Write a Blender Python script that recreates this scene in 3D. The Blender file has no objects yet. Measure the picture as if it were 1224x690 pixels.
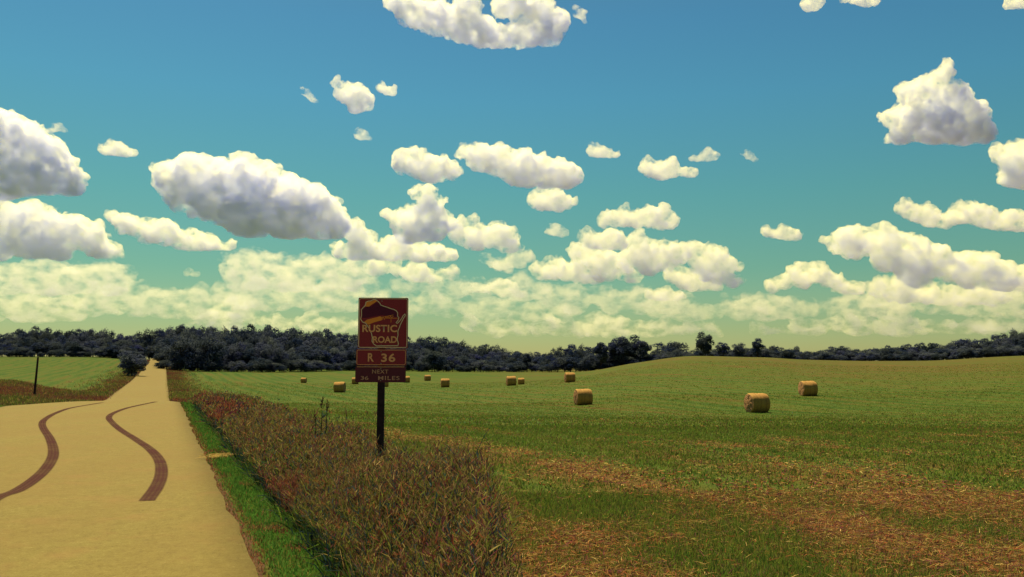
import bpy, math, random
import numpy as np
from mathutils import Vector

random.seed(7)
RNG = np.random.default_rng(11)
SC = bpy.context.scene
COL = SC.collection
PI = math.pi

# ------------------------------------------------------------------ camera
F = 1018.0                      # focal length in photo pixels (1224 wide)
CAMZ = 1.6
PITCH = math.atan(95.0 / F)
cp, sp = math.cos(PITCH), math.sin(PITCH)


def at(px, py, Y):
    """World point at depth Y metres seen at a photo position."""
    u, v = (px - 612.0) / F, (345.0 - py) / F
    y = cp - v * sp
    z = sp + v * cp
    t = Y / y
    return np.array([u * t, Y, CAMZ + z * t])


def on_plane(px, py, z0=0.0):
    u, v = (px - 612.0) / F, (345.0 - py) / F
    y = cp - v * sp
    z = sp + v * cp
    t = (z0 - CAMZ) / z
    return np.array([u * t, y * t, z0])


cam = bpy.data.cameras.new("camera")
cam.sensor_width = 36.0
cam.lens = F / 1224.0 * 36.0
cam.clip_start = 0.05
cam.clip_end = 90000.0
cam_o = bpy.data.objects.new("camera", cam)
COL.objects.link(cam_o)
cam_o.location = (0, 0, CAMZ)
cam_o.rotation_euler = (PI / 2 + PITCH, 0, 0)
SC.camera = cam_o

# ------------------------------------------------------------------ helpers


def tag(o, label=None, cat=None, group=None, kind=None):
    if label: o["label"] = label
    if cat: o["category"] = cat
    if group: o["group"] = group
    if kind: o["kind"] = kind
    return o


def link(name, me, mats=None, parent=None):
    o = bpy.data.objects.new(name, me)
    COL.objects.link(o)
    if mats is not None:
        for m in (mats if isinstance(mats, (list, tuple)) else [mats]):
            me.materials.append(m)
    if parent is not None:
        o.parent = parent
    return o


def empty(name, loc=(0, 0, 0), rz=0.0):
    o = bpy.data.objects.new(name, None)
    COL.objects.link(o)
    o.location = loc
    o.rotation_euler = (0, 0, rz)
    o.empty_display_size = 0.3
    return o


def raw_mesh(name, verts, faces_list, colors=None, smooth=False):
    """verts (N,3); faces_list: list of int arrays (M,k)."""
    me = bpy.data.meshes.new(name)
    verts = np.asarray(verts, np.float32)
    me.vertices.add(len(verts))
    me.vertices.foreach_set("co", verts.ravel())
    idx = np.concatenate([f.ravel() for f in faces_list]).astype(np.int32)
    tot = np.concatenate([np.full(len(f), f.shape[1], np.int32) for f in faces_list])
    start = np.concatenate([[0], np.cumsum(tot)[:-1]]).astype(np.int32)
    me.loops.add(len(idx))
    me.loops.foreach_set("vertex_index", idx)
    me.polygons.add(len(tot))
    me.polygons.foreach_set("loop_start", start)
    if smooth:
        me.polygons.foreach_set("use_smooth", np.ones(len(tot), bool))
    me.update(calc_edges=True)
    if colors is not None:
        ca = me.color_attributes.new("Col", "FLOAT_COLOR", "POINT")
        c = np.ones((len(verts), 4), np.float32)
        c[:, :3] = colors
        ca.data.foreach_set("color", c.ravel())
    return me


def box_vf(x0, x1, y0, y1, z0, z1, bev=0.0):
    v = np.array([[x0, y0, z0], [x1, y0, z0], [x1, y1, z0], [x0, y1, z0],
                  [x0, y0, z1], [x1, y0, z1], [x1, y1, z1], [x0, y1, z1]], float)
    f = np.array([[0, 3, 2, 1], [4, 5, 6, 7], [0, 1, 5, 4], [1, 2, 6, 5], [2, 3, 7, 6], [3, 0, 4, 7]])
    return v, f


def vnoise(p, seed=0):
    """smooth value noise in -1..1, p (N,3)."""
    p = np.asarray(p, float)
    i = np.floor(p).astype(np.int64)
    f = p - i
    f = f * f * f * (f * (f * 6 - 15) + 10)

    def h(a, b, c):
        n = (a * 374761393 + b * 668265263 + c * 2147483647 + seed * 974711) & 0xFFFFFFFF
        n = ((n ^ (n >> 13)) * 1274126177) & 0xFFFFFFFF
        n = (n ^ (n >> 16)) & 0xFFFF
        return n / 32767.5 - 1.0
    x, y, z = i[:, 0], i[:, 1], i[:, 2]
    r = 0
    for dx in (0, 1):
        wx = f[:, 0] if dx else 1 - f[:, 0]
        for dy in (0, 1):
            wy = f[:, 1] if dy else 1 - f[:, 1]
            for dz in (0, 1):
                wz = f[:, 2] if dz else 1 - f[:, 2]
                r = r + wx * wy * wz * h(x + dx, y + dy, z + dz)
    return r


def fbm(p, octaves=4, seed=0):
    a, s, r = 1.0, 0.0, 0
    p = np.asarray(p, float)
    for k in range(octaves):
        r = r + a * vnoise(p, seed + k * 17)
        s += a
        a *= 0.5
        p = p * 2.03 + 13.7
    return r / s


# ------------------------------------------------------------------ terrain


def pchip(x, y, q):
    x = np.asarray(x, float); y = np.asarray(y, float)
    h = np.diff(x); d = np.diff(y) / h
    m = np.zeros_like(y)
    for i in range(1, len(x) - 1):
        if d[i - 1] * d[i] > 0:
            w1, w2 = 2 * h[i] + h[i - 1], h[i] + 2 * h[i - 1]
            m[i] = (w1 + w2) / (w1 / d[i - 1] + w2 / d[i])
    q = np.clip(q, x[0], x[-1])
    k = np.clip(np.searchsorted(x, q) - 1, 0, len(x) - 2)
    t = (q - x[k]) / h[k]
    return ((2 * t**3 - 3 * t**2 + 1) * y[k] + (t**3 - 2 * t**2 + t) * h[k] * m[k]
            + (-2 * t**3 + 3 * t**2) * y[k + 1] + (t**3 - t**2) * h[k] * m[k + 1])


PROF = {
    -400: [(20, 0), (40, -.1), (60, -1.0), (85, -1.2), (120, -.4), (200, 1), (400, 6.7), (600, 8.5)],
    0: [(20, 0), (34, 0), (50, -1.0), (70, -1.75), (85, -1.57), (110, -1.43), (150, -.6), (250, 1.6), (400, 6.7), (600, 9)],
    100: [(20, 0), (38, .02), (50, -.8), (75, -1.9), (95, -1.95), (120, -1.7), (160, -.75), (250, 1.4), (400, 6.7), (600, 9)],
    190: [(20, 0), (39, .03), (55, -1.0), (80, -2.25), (105, -2.32), (121, -1.97), (165, -1.64), (217, -.53), (315, 1.6), (484, 6.35), (540, 6.6), (700, 5)],
    260: [(20, 0), (35, -.1), (60, -1.2), (100, -2.15), (150, -2.0), (200, -1.4), (260, .07), (330, .63), (420, 3), (500, 6), (700, 6)],
    400: [(12, 0), (25, -.15), (40, -.6), (66, -1.6), (100, -2.1), (127, -2.0), (200, -1.75), (300, .1), (350, 1.25), (450, 5), (700, 6)],
    530: [(12, 0), (25, -.2), (40, -.75), (66, -1.75), (100, -2.2), (153, -1.85), (218, -1.6), (300, -.15), (350, .05), (500, 3), (700, 4)],
    640: [(12, 0), (25, -.25), (40, -.8), (66, -1.75), (100, -2), (139, -1.27), (190, -1.2), (250, -.36), (340, -.07), (500, 2), (700, 3)],
    690: [(12, 0), (25, -.25), (40, -.85), (66, -1.75), (80, -1.86), (110, -1.3), (139, -.72), (190, -.45), (250, .1), (300, .27), (340, 0), (500, 2), (700, 3)],
    760: [(12, 0), (25, -.25), (40, -.85), (66, -1.7), (90, -1.2), (130, -.2), (180, 1.4), (230, 2.84), (270, 3.2), (320, 2), (500, 1)],
    830: [(12, 0), (25, -.25), (40, -.9), (66, -1.75), (90, -1.1), (130, .2), (180, 2.66), (230, 4.65), (260, 5.2), (320, 4.2), (500, 2)],
    905: [(12, 0), (25, -.25), (40, -.9), (66, -1.82), (90, -1.1), (130, .3), (180, 2.66), (240, 4.43), (280, 5.04), (350, 4.5), (500, 3)],
    966: [(12, 0), (25, -.25), (40, -.9), (66, -1.75), (85, -1.15), (130, .2), (180, 2.1), (250, 3.8), (300, 4.4), (400, 4), (500, 3)],
    1100: [(12, 0), (25, -.25), (40, -1), (66, -1.6), (100, -.6), (150, .8), (220, 2.7), (300, 3.96), (350, 4.5), (450, 4), (600, 4)],
    1224: [(12, 0), (25, -.25), (40, -1), (66, -1.4), (100, 0), (150, 1.6), (220, 3.8), (300, 5.7), (340, 6.4), (450, 6.5), (600, 6)],
    1500: [(12, 0), (25, -.25), (40, -.9), (66, -1.0), (100, .6), (150, 2.6), (220, 5), (300, 7), (400, 8), (600, 7)],
}
_px = sorted(PROF)
_az = np.array([math.atan((p - 612.0) / F) for p in _px])
_lr = np.linspace(math.log(0.5), math.log(60000), 420)
_rows = []
for p, a in zip(_px, _az):
    pr = [(0.4, 0.0), (5, 0.0)] + list(PROF[p])
    pr += [(1200, 3.0), (4000, 1.0), (70000, 0.0)]
    xs = [math.log(Y / math.cos(a)) for Y, z in pr]
    _rows.append(pchip(xs, [z for Y, z in pr], _lr))
_rows = np.array(_rows)
_agrid = np.linspace(_az[0], _az[-1], 300)
_T = np.empty((300, 420))
for j in range(420):
    _T[:, j] = pchip(_az, _rows[:, j], _agrid)


def height(x, y):
    x = np.asarray(x, float); y = np.asarray(y, float)
    r = np.maximum(np.hypot(x, y), 0.51)
    a = np.clip(np.arctan2(x, y), _agrid[0], _agrid[-1])
    fa = (a - _agrid[0]) / (_agrid[1] - _agrid[0])
    fr = np.clip((np.log(r) - _lr[0]) / (_lr[1] - _lr[0]), 0, 418.999)
    ia = np.clip(fa.astype(int), 0, 298); ir = fr.astype(int)
    ta, tr = fa - ia, fr - ir
    return ((1 - ta) * ((1 - tr) * _T[ia, ir] + tr * _T[ia, ir + 1])
            + ta * ((1 - tr) * _T[ia + 1, ir] + tr * _T[ia + 1, ir + 1]))


def hz(x, y):
    return float(height(np.array([x]), np.array([y]))[0])


# road frame: s = metres to the right of the right pavement edge, l = metres along
RD = np.array([-0.377, 0.926]); RN = np.array([0.926, 0.377]); RO = np.array([-1.85, 6.5])
ROAD_W = 6.7


def sl(x, y):
    return (x - RO[0]) * RN[0] + (y - RO[1]) * RN[1], (x - RO[0]) * RD[0] + (y - RO[1]) * RD[1]


def xy(s, l):
    return RO[0] + s * RN[0] + l * RD[0], RO[1] + s * RN[1] + l * RD[1]


# ------------------------------------------------------------------ materials


class N:
    """tiny node helper"""

    def __init__(self, name):
        self.m = bpy.data.materials.new(name)
        self.m.use_nodes = True
        self.t = self.m.node_tree
        self.t.nodes.clear()
        self.out = self.t.nodes.new("ShaderNodeOutputMaterial")

    def n(self, typ, **kw):
        nd = self.t.nodes.new(typ)
        for k, v in kw.items():
            if k.startswith("i_"):
                nd.inputs[k[2:].replace("_", " ")].default_value = v
            else:
                setattr(nd, k, v)
        return nd

    def l(self, a, b):
        self.t.links.new(a, b)

    def ramp(self, fac, stops, interp="LINEAR"):
        r = self.n("ShaderNodeValToRGB")
        r.color_ramp.interpolation = interp
        while len(r.color_ramp.elements) < len(stops):
            r.color_ramp.elements.new(0.5)
        for e, (p, c) in zip(r.color_ramp.elements, stops):
            e.position = p
            e.color = (*c, 1) if len(c) == 3 else c
        if fac is not None:
            self.l(fac, r.inputs[0])
        return r.outputs[0]

    def noise(self, vec, scale, detail=4, rough=0.55, dist=0.0):
        nd = self.n("ShaderNodeTexNoise")
        nd.inputs["Scale"].default_value = scale
        nd.inputs["Detail"].default_value = detail
        nd.inputs["Roughness"].default_value = rough
        nd.inputs["Distortion"].default_value = dist
        if vec is not None:
            self.l(vec, nd.inputs["Vector"])
        return nd.outputs[0]

    def math(self, op, a, b=None, clamp=False):
        nd = self.n("ShaderNodeMath", operation=op, use_clamp=clamp)
        for i, q in enumerate((a, b)):
            if q is None: continue
            if isinstance(q, (int, float)): nd.inputs[i].default_value = q
            else: self.l(q, nd.inputs[i])
        return nd.outputs[0]

    def mix(self, fac, a, b, blend="MIX"):
        nd = self.n("ShaderNodeMix", data_type="RGBA", blend_type=blend)
        for q, s in ((fac, nd.inputs[0]), (a, nd.inputs[6]), (b, nd.inputs[7])):
            if isinstance(q, (int, float)): s.default_value = q
            elif isinstance(q, tuple): s.default_value = (*q, 1)
            else: self.l(q, s)
        return nd.outputs[2]

    def principled(self, color, rough=0.8, spec=0.2, bump=None, bstr=0.3, bdist=0.02):
        b = self.n("ShaderNodeBsdfPrincipled")
        b.inputs["Roughness"].default_value = rough
        b.inputs["Specular IOR Level"].default_value = spec
        if isinstance(color, tuple): b.inputs["Base Color"].default_value = (*color, 1)
        else: self.l(color, b.inputs["Base Color"])
        if bump is not None:
            bp = self.n("ShaderNodeBump")
            bp.inputs["Strength"].default_value = bstr
            bp.inputs["Distance"].default_value = bdist
            self.l(bump, bp.inputs["Height"])
            self.l(bp.outputs[0], b.inputs["Normal"])
        self.l(b.outputs[0], self.out.inputs["Surface"])
        return b

    def obj(self):
        return self.n("ShaderNodeTexCoord").outputs["Object"]


def mapping(k, vec, loc=(0, 0, 0), rot=(0, 0, 0), scale=(1, 1, 1)):
    m = k.n("ShaderNodeMapping")
    m.inputs["Location"].default_value = loc
    m.inputs["Rotation"].default_value = rot
    m.inputs["Scale"].default_value = scale
    k.l(vec, m.inputs["Vector"])
    return m.outputs[0]


def mat_blades(name, transl=0.35, tint=None):
    k = N(name)
    a = k.n("ShaderNodeAttribute", attribute_name="Col")
    d = k.n("ShaderNodeBsdfDiffuse")
    t = k.n("ShaderNodeBsdfTranslucent")
    k.l(a.outputs[0], d.inputs[0]); k.l(a.outputs[0], t.inputs[0])
    m = k.n("ShaderNodeMixShader"); m.inputs[0].default_value = transl
    k.l(d.outputs[0], m.inputs[1]); k.l(t.outputs[0], m.inputs[2])
    k.l(m.outputs[0], k.out.inputs["Surface"])
    return k.m


# ground: hay field with mowing bands parallel to the road
def mat_ground():
    k = N("ground")
    co = k.obj()
    # rotate world so that x = s (across the road), y = l (along)
    ang = math.atan2(RD[0], RD[1])            # road heading
    loc = mapping(k, co, loc=(0, 0, 0), rot=(0, 0, ang))
    sep = k.n("ShaderNodeSeparateXYZ"); k.l(loc, sep.inputs[0])
    s0 = float(RO[0] * RN[0] + RO[1] * RN[1])
    s = k.math("SUBTRACT", sep.outputs[0], s0)
    ln = k.n("ShaderNodeVectorMath", operation="LENGTH"); k.l(co, ln.inputs[0])
    dist = ln.outputs[1]
    streak = k.noise(mapping(k, loc, scale=(0.30, 0.012, 1)), 1.0, 5, 0.6)
    fine = k.noise(mapping(k, loc, scale=(1.6, 0.10, 1)), 1.0, 6, 0.7)
    patch = k.noise(co, 0.02, 5, 0.6)
    grain = k.noise(co, 3.0, 6, 0.75)
    # near the camera the stubble is browner, mid field green, hill brown again
    near = k.math("SUBTRACT", 1.0, k.math("DIVIDE", dist, 26.0), clamp=True)
    sw = k.n("ShaderNodeSeparateXYZ"); k.l(co, sw.inputs[0])
    hill = k.math("SUBTRACT", k.math("MULTIPLY", k.math("DIVIDE", k.math("ADD", sw.outputs[0], 25.0), 60.0, clamp=True), 0.21), 0.03)
    far = k.math("MULTIPLY", k.math("DIVIDE", k.math("SUBTRACT", dist, 70.0), 130.0, clamp=True), hill)
    b = k.math("ADD", k.math("MULTIPLY", streak, 0.95), k.math("MULTIPLY", fine, 0.65))
    b = k.math("ADD", b, k.math("MULTIPLY", patch, 0.45))
    b = k.math("ADD", b, k.math("MULTIPLY", grain, 0.30))
    mid = k.noise(mapping(k, loc, scale=(1.3, 0.45, 1)), 1.0, 5, 0.75)
    b = k.math("ADD", b, k.math("MULTIPLY", k.math("SUBTRACT", mid, 0.5), 0.75))
    rows = k.math("SINE", k.math("ADD", k.math("MULTIPLY", s, 2 * PI / 3.1), k.math("MULTIPLY", k.noise(mapping(k, loc, scale=(0.2, 0.03, 1)), 1.0, 3), 7.0)))
    b = k.math("ADD", b, k.math("MULTIPLY", rows, 0.13))
    b = k.math("SUBTRACT", b, 0.27)
    b = k.math("ADD", b, k.math("MULTIPLY", near, 0.42))
    b = k.math("ADD", b, far)
    col = k.ramp(k.math("DIVIDE", b, 2.0), [(0.34, (0.024, 0.075, 0.008)), (0.47, (0.064, 0.100, 0.014)),
                       (0.56, (0.080, 0.080, 0.014)), (0.66, (0.120, 0.060, 0.020)), (0.80, (0.20, 0.11, 0.034))])
    spk = k.noise(co, 14.0, 3, 0.8)
    col = k.mix(k.math("MULTIPLY", k.math("SUBTRACT", spk, 0.42, clamp=True), 1.6), col, (0.13, 0.095, 0.03))
    # soil beside the pavement
    dirt = k.ramp(k.noise(co, 9.0, 5, 0.7), [(0.3, (0.06, 0.030, 0.018)), (0.7, (0.15, 0.085, 0.04))])
    e = k.math("ADD", s, k.math("MULTIPLY", k.math("SUBTRACT", k.noise(co, 2.0, 4), 0.5), 0.25))
    edge = k.math("MULTIPLY", k.math("GREATER_THAN", e, -8.0), k.math("LESS_THAN", e, 0.07))
    col = k.mix(edge, col, dirt)
    k.principled(col, 0.95, 0.05, bump=k.noise(co, 12.0, 8, 0.75), bstr=0.6, bdist=0.06)
    return k.m


def mat_road():
    k = N("pale_pavement")
    co = k.obj()
    spk = k.noise(co, 70.0, 4, 0.8)
    spk2 = k.noise(co, 26.0, 5, 0.85)
    big = k.noise(co, 0.35, 5, 0.6)
    ang = math.atan2(RD[0], RD[1])
    lanes = k.noise(mapping(k, co, rot=(0, 0, ang), scale=(0.9, 0.03, 1)), 1.0, 3, 0.5)
    spk3 = k.noise(co, 9.0, 6, 0.8)
    v = k.math("ADD", k.math("MULTIPLY", spk, 0.40), k.math("MULTIPLY", spk2, 0.30))
    v = k.math("ADD", v, k.math("MULTIPLY", spk3, 0.30))
    col = k.ramp(v, [(0.38, (0.060, 0.043, 0.018)), (0.46, (0.172, 0.133, 0.031)), (0.56, (0.220, 0.180, 0.048)), (0.66, (0.42, 0.35, 0.12))])
    blot = k.noise(co, 1.4, 5, 0.65)
    col = k.mix(k.ramp(blot, [(0.50, (0, 0, 0)), (0.72, (0.55,) * 3)]), col, (0.235, 0.135, 0.045))
    w = k.math("ADD", k.math("MULTIPLY", big, 0.6), k.math("MULTIPLY", lanes, 0.4))
    col = k.mix(k.ramp(w, [(0.36, (0.6,) * 3), (0.62, (0, 0, 0))]), col, (0.19, 0.125, 0.035))
    k.principled(col, 0.9, 0.15, bump=v, bstr=0.7, bdist=0.02)
    return k.m


def mat_skid():
    k = N("tyre_rubber_mark")
    uv = k.n("ShaderNodeTexCoord").outputs["UV"]
    sep = k.n("ShaderNodeSeparateXYZ"); k.l(uv, sep.inputs[0])
    across = sep.outputs[0]
    w = k.math("SINE", k.math("MULTIPLY", across, 2 * PI * 3.5))
    grn = k.noise(k.obj(), 45.0, 4, 0.8)
    edge = k.math("MULTIPLY", k.math("MULTIPLY", across, k.math("SUBTRACT", 1.0, across)), 9.0, clamp=True)
    a = k.math("ADD", 0.70, k.math("MULTIPLY", w, 0.08))
    a = k.math("ADD", a, k.math("MULTIPLY", k.math("SUBTRACT", grn, 0.5), 0.7))
    a = k.math("ADD", a, k.math("MULTIPLY", k.math("SUBTRACT", k.noise(k.obj(), 1.3, 4, 0.7), 0.5), 0.8))
    a = k.math("MULTIPLY", a, edge, clamp=True)
    d = k.n("ShaderNodeBsdfDiffuse"); d.inputs[0].default_value = (0.075, 0.032, 0.032, 1)
    tr = k.n("ShaderNodeBsdfTransparent")
    m = k.n("ShaderNodeMixShader")
    k.l(a, m.inputs[0]); k.l(tr.outputs[0], m.inputs[1]); k.l(d.outputs[0], m.inputs[2])
    k.l(m.outputs[0], k.out.inputs["Surface"])
    return k.m


def mat_simple(name, color, rough=0.7, spec=0.2, nscale=None, var=0.25):
    k = N(name)
    if nscale:
        nn = k.noise(k.obj(), nscale, 5, 0.65)
        lo = tuple(c * (1 - var) for c in color); hi = tuple(min(1, c * (1 + var)) for c in color)
        k.principled(k.ramp(nn, [(0.3, lo), (0.7, hi)]), rough, spec, bump=nn, bstr=0.2, bdist=0.005)
    else:
        k.principled(color, rough, spec)
    return k.m


def mat_hay(end=False):
    k = N("hay_bale_end" if end else "hay_bale_wrap")
    co = k.obj()
    if end:
        sep = k.n("ShaderNodeSeparateXYZ"); k.l(co, sep.inputs[0])
        r = k.math("SQRT", k.math("ADD", k.math("POWER", sep.outputs[1], 2.0), k.math("POWER", k.math("SUBTRACT", sep.outputs[2], 0.72), 2.0)))
        th = k.math("ARCTAN2", sep.outputs[1], k.math("SUBTRACT", sep.outputs[2], 0.72))
        q = k.math("ADD", k.math("MULTIPLY", r, 52.0), th)
        q = k.math("ADD", q, k.math("MULTIPLY", k.noise(co, 5.0, 4), 5.0))
        w = k.math("ADD", k.math("MULTIPLY", k.math("SINE", q), 0.22), k.noise(co, 22.0, 5, 0.8))
        col = k.ramp(w, [(0.2, (0.16, 0.07, 0.04)), (0.5, (0.42, 0.21, 0.10)), (0.85, (0.70, 0.42, 0.20))])
        k.principled(col, 0.95, 0.05, bump=w, bstr=0.9, bdist=0.05)
    else:
        n1 = k.noise(mapping(k, co, scale=(1.2, 9, 9)), 4.0, 6, 0.75)
        rings = k.noise(mapping(k, co, scale=(14, 0.6, 0.6)), 1.0, 3, 0.6)
        w = k.math("ADD", k.math("MULTIPLY", n1, 0.65), k.math("MULTIPLY", rings, 0.35))
        col = k.ramp(w, [(0.3, (0.19, 0.080, 0.055)), (0.5, (0.43, 0.24, 0.075)), (0.72, (0.70, 0.47, 0.15))])
        k.principled(col, 0.95, 0.05, bump=w, bstr=0.8, bdist=0.04)
    return k.m


def mat_leaf(name, dark, light, transl=0.42):
    k = N(name)
    oi = k.n("ShaderNodeObjectInfo")
    a = k.n("ShaderNodeAttribute", attribute_name="Col")
    col = k.mix(a.outputs["Fac"], dark, light)
    hv = k.n("ShaderNodeHueSaturation")
    k.l(col, hv.inputs["Color"])
    k.l(k.math("ADD", 0.70, k.math("MULTIPLY", oi.outputs["Random"], 0.6)), hv.inputs["Value"])
    k.l(k.math("ADD", 0.48, k.math("MULTIPLY", oi.outputs["Random"], 0.04)), hv.inputs["Hue"])
    d = k.n("ShaderNodeBsdfDiffuse"); t = k.n("ShaderNodeBsdfTranslucent")
    k.l(hv.outputs[0], d.inputs[0]); k.l(hv.outputs[0], t.inputs[0])
    m = k.n("ShaderNodeMixShader"); m.inputs[0].default_value = transl
    k.l(d.outputs[0], m.inputs[1]); k.l(t.outputs[0], m.inputs[2])
    k.l(m.outputs[0], k.out.inputs["Surface"])
    return k.m


M_GROUND = mat_ground()
M_ROAD = mat_road()
M_SKID = mat_skid()
M_GRASS = mat_blades("grass_blades", 0.35)
M_WEED = mat_blades("weed_blades", 0.30)
M_BARK = mat_simple("bark", (0.075, 0.050, 0.045), 0.95, 0.05, 3.0)
M_LEAF = [mat_leaf("leaf_dark", (0.018, 0.034, 0.120), (0.130, 0.150, 0.135)),
          mat_leaf("leaf_olive", (0.034, 0.046, 0.110), (0.200, 0.210, 0.150)),
          mat_leaf("leaf_rusty", (0.095, 0.060, 0.060), (0.19, 0.125, 0.10)),
          mat_leaf("leaf_green", (0.022, 0.044, 0.115), (0.130, 0.170, 0.130))]
M_HAY = mat_hay(); M_HAYEND = mat_hay(True)

# ------------------------------------------------------------------ ground sheet


def build_ground():
    rr = np.exp(np.linspace(math.log(0.6), math.log(45000), 300))
    a_in = np.radians(np.arange(-44, 44.01, 0.3))
    a_out = np.radians(np.arange(48, 312.01, 4.0))
    aa = np.concatenate([a_in, a_out])
    na, nr = len(aa), len(rr)
    A, R = np.meshgrid(aa, rr, indexing="ij")
    X, Y = R * np.sin(A), R * np.cos(A)
    Z = height(X.ravel(), Y.ravel()).reshape(X.shape)
    v = np.stack([X, Y, Z], -1).reshape(-1, 3)
    v = np.vstack([v, [[0, 0, 0]]])
    i = np.arange(na); j = np.arange(nr - 1)
    I, J = np.meshgrid(i, j, indexing="ij")
    I2 = (I + 1) % na
    q = np.stack([I * nr + J, I * nr + J + 1, I2 * nr + J + 1, I2 * nr + J], -1).reshape(-1, 4)
    t = np.stack([np.full(na, na * nr), i * nr, ((i + 1) % na) * nr], -1)
    me = raw_mesh("ground", v, [q[:, ::-1], t[:, ::-1]], smooth=True)
    o = link("ground", me, M_GROUND)
    tag(o, "green and brown mown hay field and grassland rolling to the woods", "field", kind="structure")


build_ground()


def build_road():
    ls = np.concatenate([np.arange(-14, 60, 0.5), np.arange(60, 640, 2.0)])
    ss = np.linspace(-ROAD_W, 0, 15)
    L, S = np.meshgrid(ls, ss, indexing="ij")
    wob = 0.02 * vnoise(np.stack([L.ravel() * 0.9, S.ravel() * 0, S.ravel() * 0 + 3], -1), 5).reshape(L.shape) \
        + 0.03 * vnoise(np.stack([L.ravel() * 3.1, S.ravel() * 0, S.ravel() * 0 + 9], -1), 6).reshape(L.shape)
    S2 = S + np.where((S == ss[0]) | (S == ss[-1]), wob, 0)
    X, Y = xy(S2, L)
    lift = 0.02 + 0.0011 * np.maximum(L, 0)
    Z = height(X.ravel(), Y.ravel()).reshape(X.shape) + lift
    Z += 0.05 * (1 - (2 * (S + ROAD_W / 2) / ROAD_W) ** 2) * 0.6
    nl, ns = L.shape
    v = np.stack([X, Y, Z], -1).reshape(-1, 3)
    I, J = np.meshgrid(np.arange(nl - 1), np.arange(ns - 1), indexing="ij")
    q = np.stack([I * ns + J, I * ns + J + 1, (I + 1) * ns + J + 1, (I + 1) * ns + J], -1).reshape(-1, 4)
    # skirts so the pavement is a slab, not a floating sheet
    vb = v.copy(); vb[:, 2] -= 0.25
    n = len(v)
    e1 = [[i * ns + ns - 1, i * ns + ns - 1 + n, (i + 1) * ns + ns - 1 + n, (i + 1) * ns + ns - 1] for i in range(nl - 1)]
    e0 = [[i * ns, (i + 1) * ns, (i + 1) * ns + n, i * ns + n] for i in range(nl - 1)]
    me = raw_mesh("road", np.vstack([v, vb]), [q, np.array(e1), np.array(e0)], smooth=False)
    o = link("road", me, M_ROAD)
    tag(o, "pale yellowish country road running straight over a dip to the wood", "road", kind="structure")


build_road()


def road_z(x, y):
    s, l = sl(x, y)
    return height(x, y) + 0.02 + 0.0011 * np.maximum(l, 0) + 0.03 * (1 - (2 * (s + ROAD_W / 2) / ROAD_W) ** 2)


def catmull(P, n=12):
    P = np.asarray(P, float)
    Q = np.vstack([2 * P[0] - P[1], P, 2 * P[-1] - P[-2]])
    out = []
    for i in range(1, len(Q) - 2):
        for t in np.linspace(0, 1, n, endpoint=False):
            a, b, c, d = Q[i - 1], Q[i], Q[i + 1], Q[i + 2]
            out.append(0.5 * ((2 * b) + (-a + c) * t + (2 * a - 5 * b + 4 * c - d) * t * t + (-a + 3 * b - 3 * c + d) * t**3))
    out.append(Q[-2])
    return np.array(out)


def skid(pts, label, w=0.20):
    """pts: zoomed-view pixel path measured on the photo, turned into metres on the road."""
    world = np.array([on_plane(x / 3.136, 470 + y / 3.136, 0.04)[:2] for x, y in pts])
    c = catmull(world, 14)
    d = np.gradient(c, axis=0); d /= np.linalg.norm(d, axis=1, keepdims=True) + 1e-9
    nrm = np.stack([d[:, 1], -d[:, 0]], -1)
    us = np.linspace(0, 1, 7)
    V = []
    for k in us:
        p = c + nrm * (k - 0.5) * w
        V.append(np.column_stack([p, road_z(p[:, 0], p[:, 1]) + 0.006]))
    V = np.stack(V, 1)
    nl, ns = V.shape[:2]
    I, J = np.meshgrid(np.arange(nl - 1), np.arange(ns - 1), indexing="ij")
    q = np.stack([I * ns + J, I * ns + J + 1, (I + 1) * ns + J + 1, (I + 1) * ns + J], -1).reshape(-1, 4)
    me = raw_mesh("skid_mark", V.reshape(-1, 3), [q])
    uvl = me.uv_layers.new(name="UVMap")
    li = np.empty(len(me.loops), np.int32); me.loops.foreach_get("vertex_index", li)
    uv = np.stack([us[li % ns], (li // ns) / nl], -1).astype(np.float32)
    uvl.data.foreach_set("uv", uv.ravel())
    o = link("skid_mark", me, M_SKID)
    tag(o, label, "skid mark", "tyre marks on the road")


skid([(-60, 425), (0, 392), (60, 372), (120, 335), (168, 292), (196, 248), (199, 212), (185, 172), (163, 138), (158, 118), (170, 102), (205, 82), (260, 63), (340, 49), (385, 42)],
     "dark S-shaped tyre mark on the road that runs out of the picture's left edge")
skid([(550, 404), (588, 350), (605, 300), (597, 252), (562, 212), (510, 177), (450, 140), (418, 113), (408, 96), (425, 81), (470, 64), (520, 52), (585, 38)],
     "dark S-shaped tyre mark in the middle of the road, ending in a blunt cut")

# ------------------------------------------------------------------ blades


def blades(P, D, L, W, droop, colr, side=None, base_w=1.0):
    """strips: base pair, middle pair, tip.  All arrays length n."""
    n = len(P)
    if side is None:
        a = RNG.uniform(0, 2 * PI, n)
        side = np.stack([np.cos(a), np.sin(a), np.zeros(n)], -1)
    side = side - D * np.sum(side * D, 1, keepdims=True)
    side /= np.linalg.norm(side, axis=1, keepdims=True) + 1e-9
    hw = (W * 0.5)[:, None]
    L1 = L[:, None]
    mid = P + D * L1 * 0.55
    tip = P + D * L1
    mid[:, 2] -= (droop * L) * 0.22
    tip[:, 2] -= droop * L
    hx = D[:, :2] * 1.0
    tip[:, :2] += hx * (droop * L)[:, None] * 0.3
    V = np.stack([P - side * hw * base_w, P + side * hw * base_w, mid - side * hw * 0.85, mid + side * hw * 0.85, tip], 1).reshape(-1, 3)
    b = np.arange(n)[:, None] * 5
    q = b + np.array([[0, 1, 3, 2]])
    t = b + np.array([[2, 3, 4]])
    C = np.repeat(colr, 5, axis=0)
    return V, q, t, C


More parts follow.
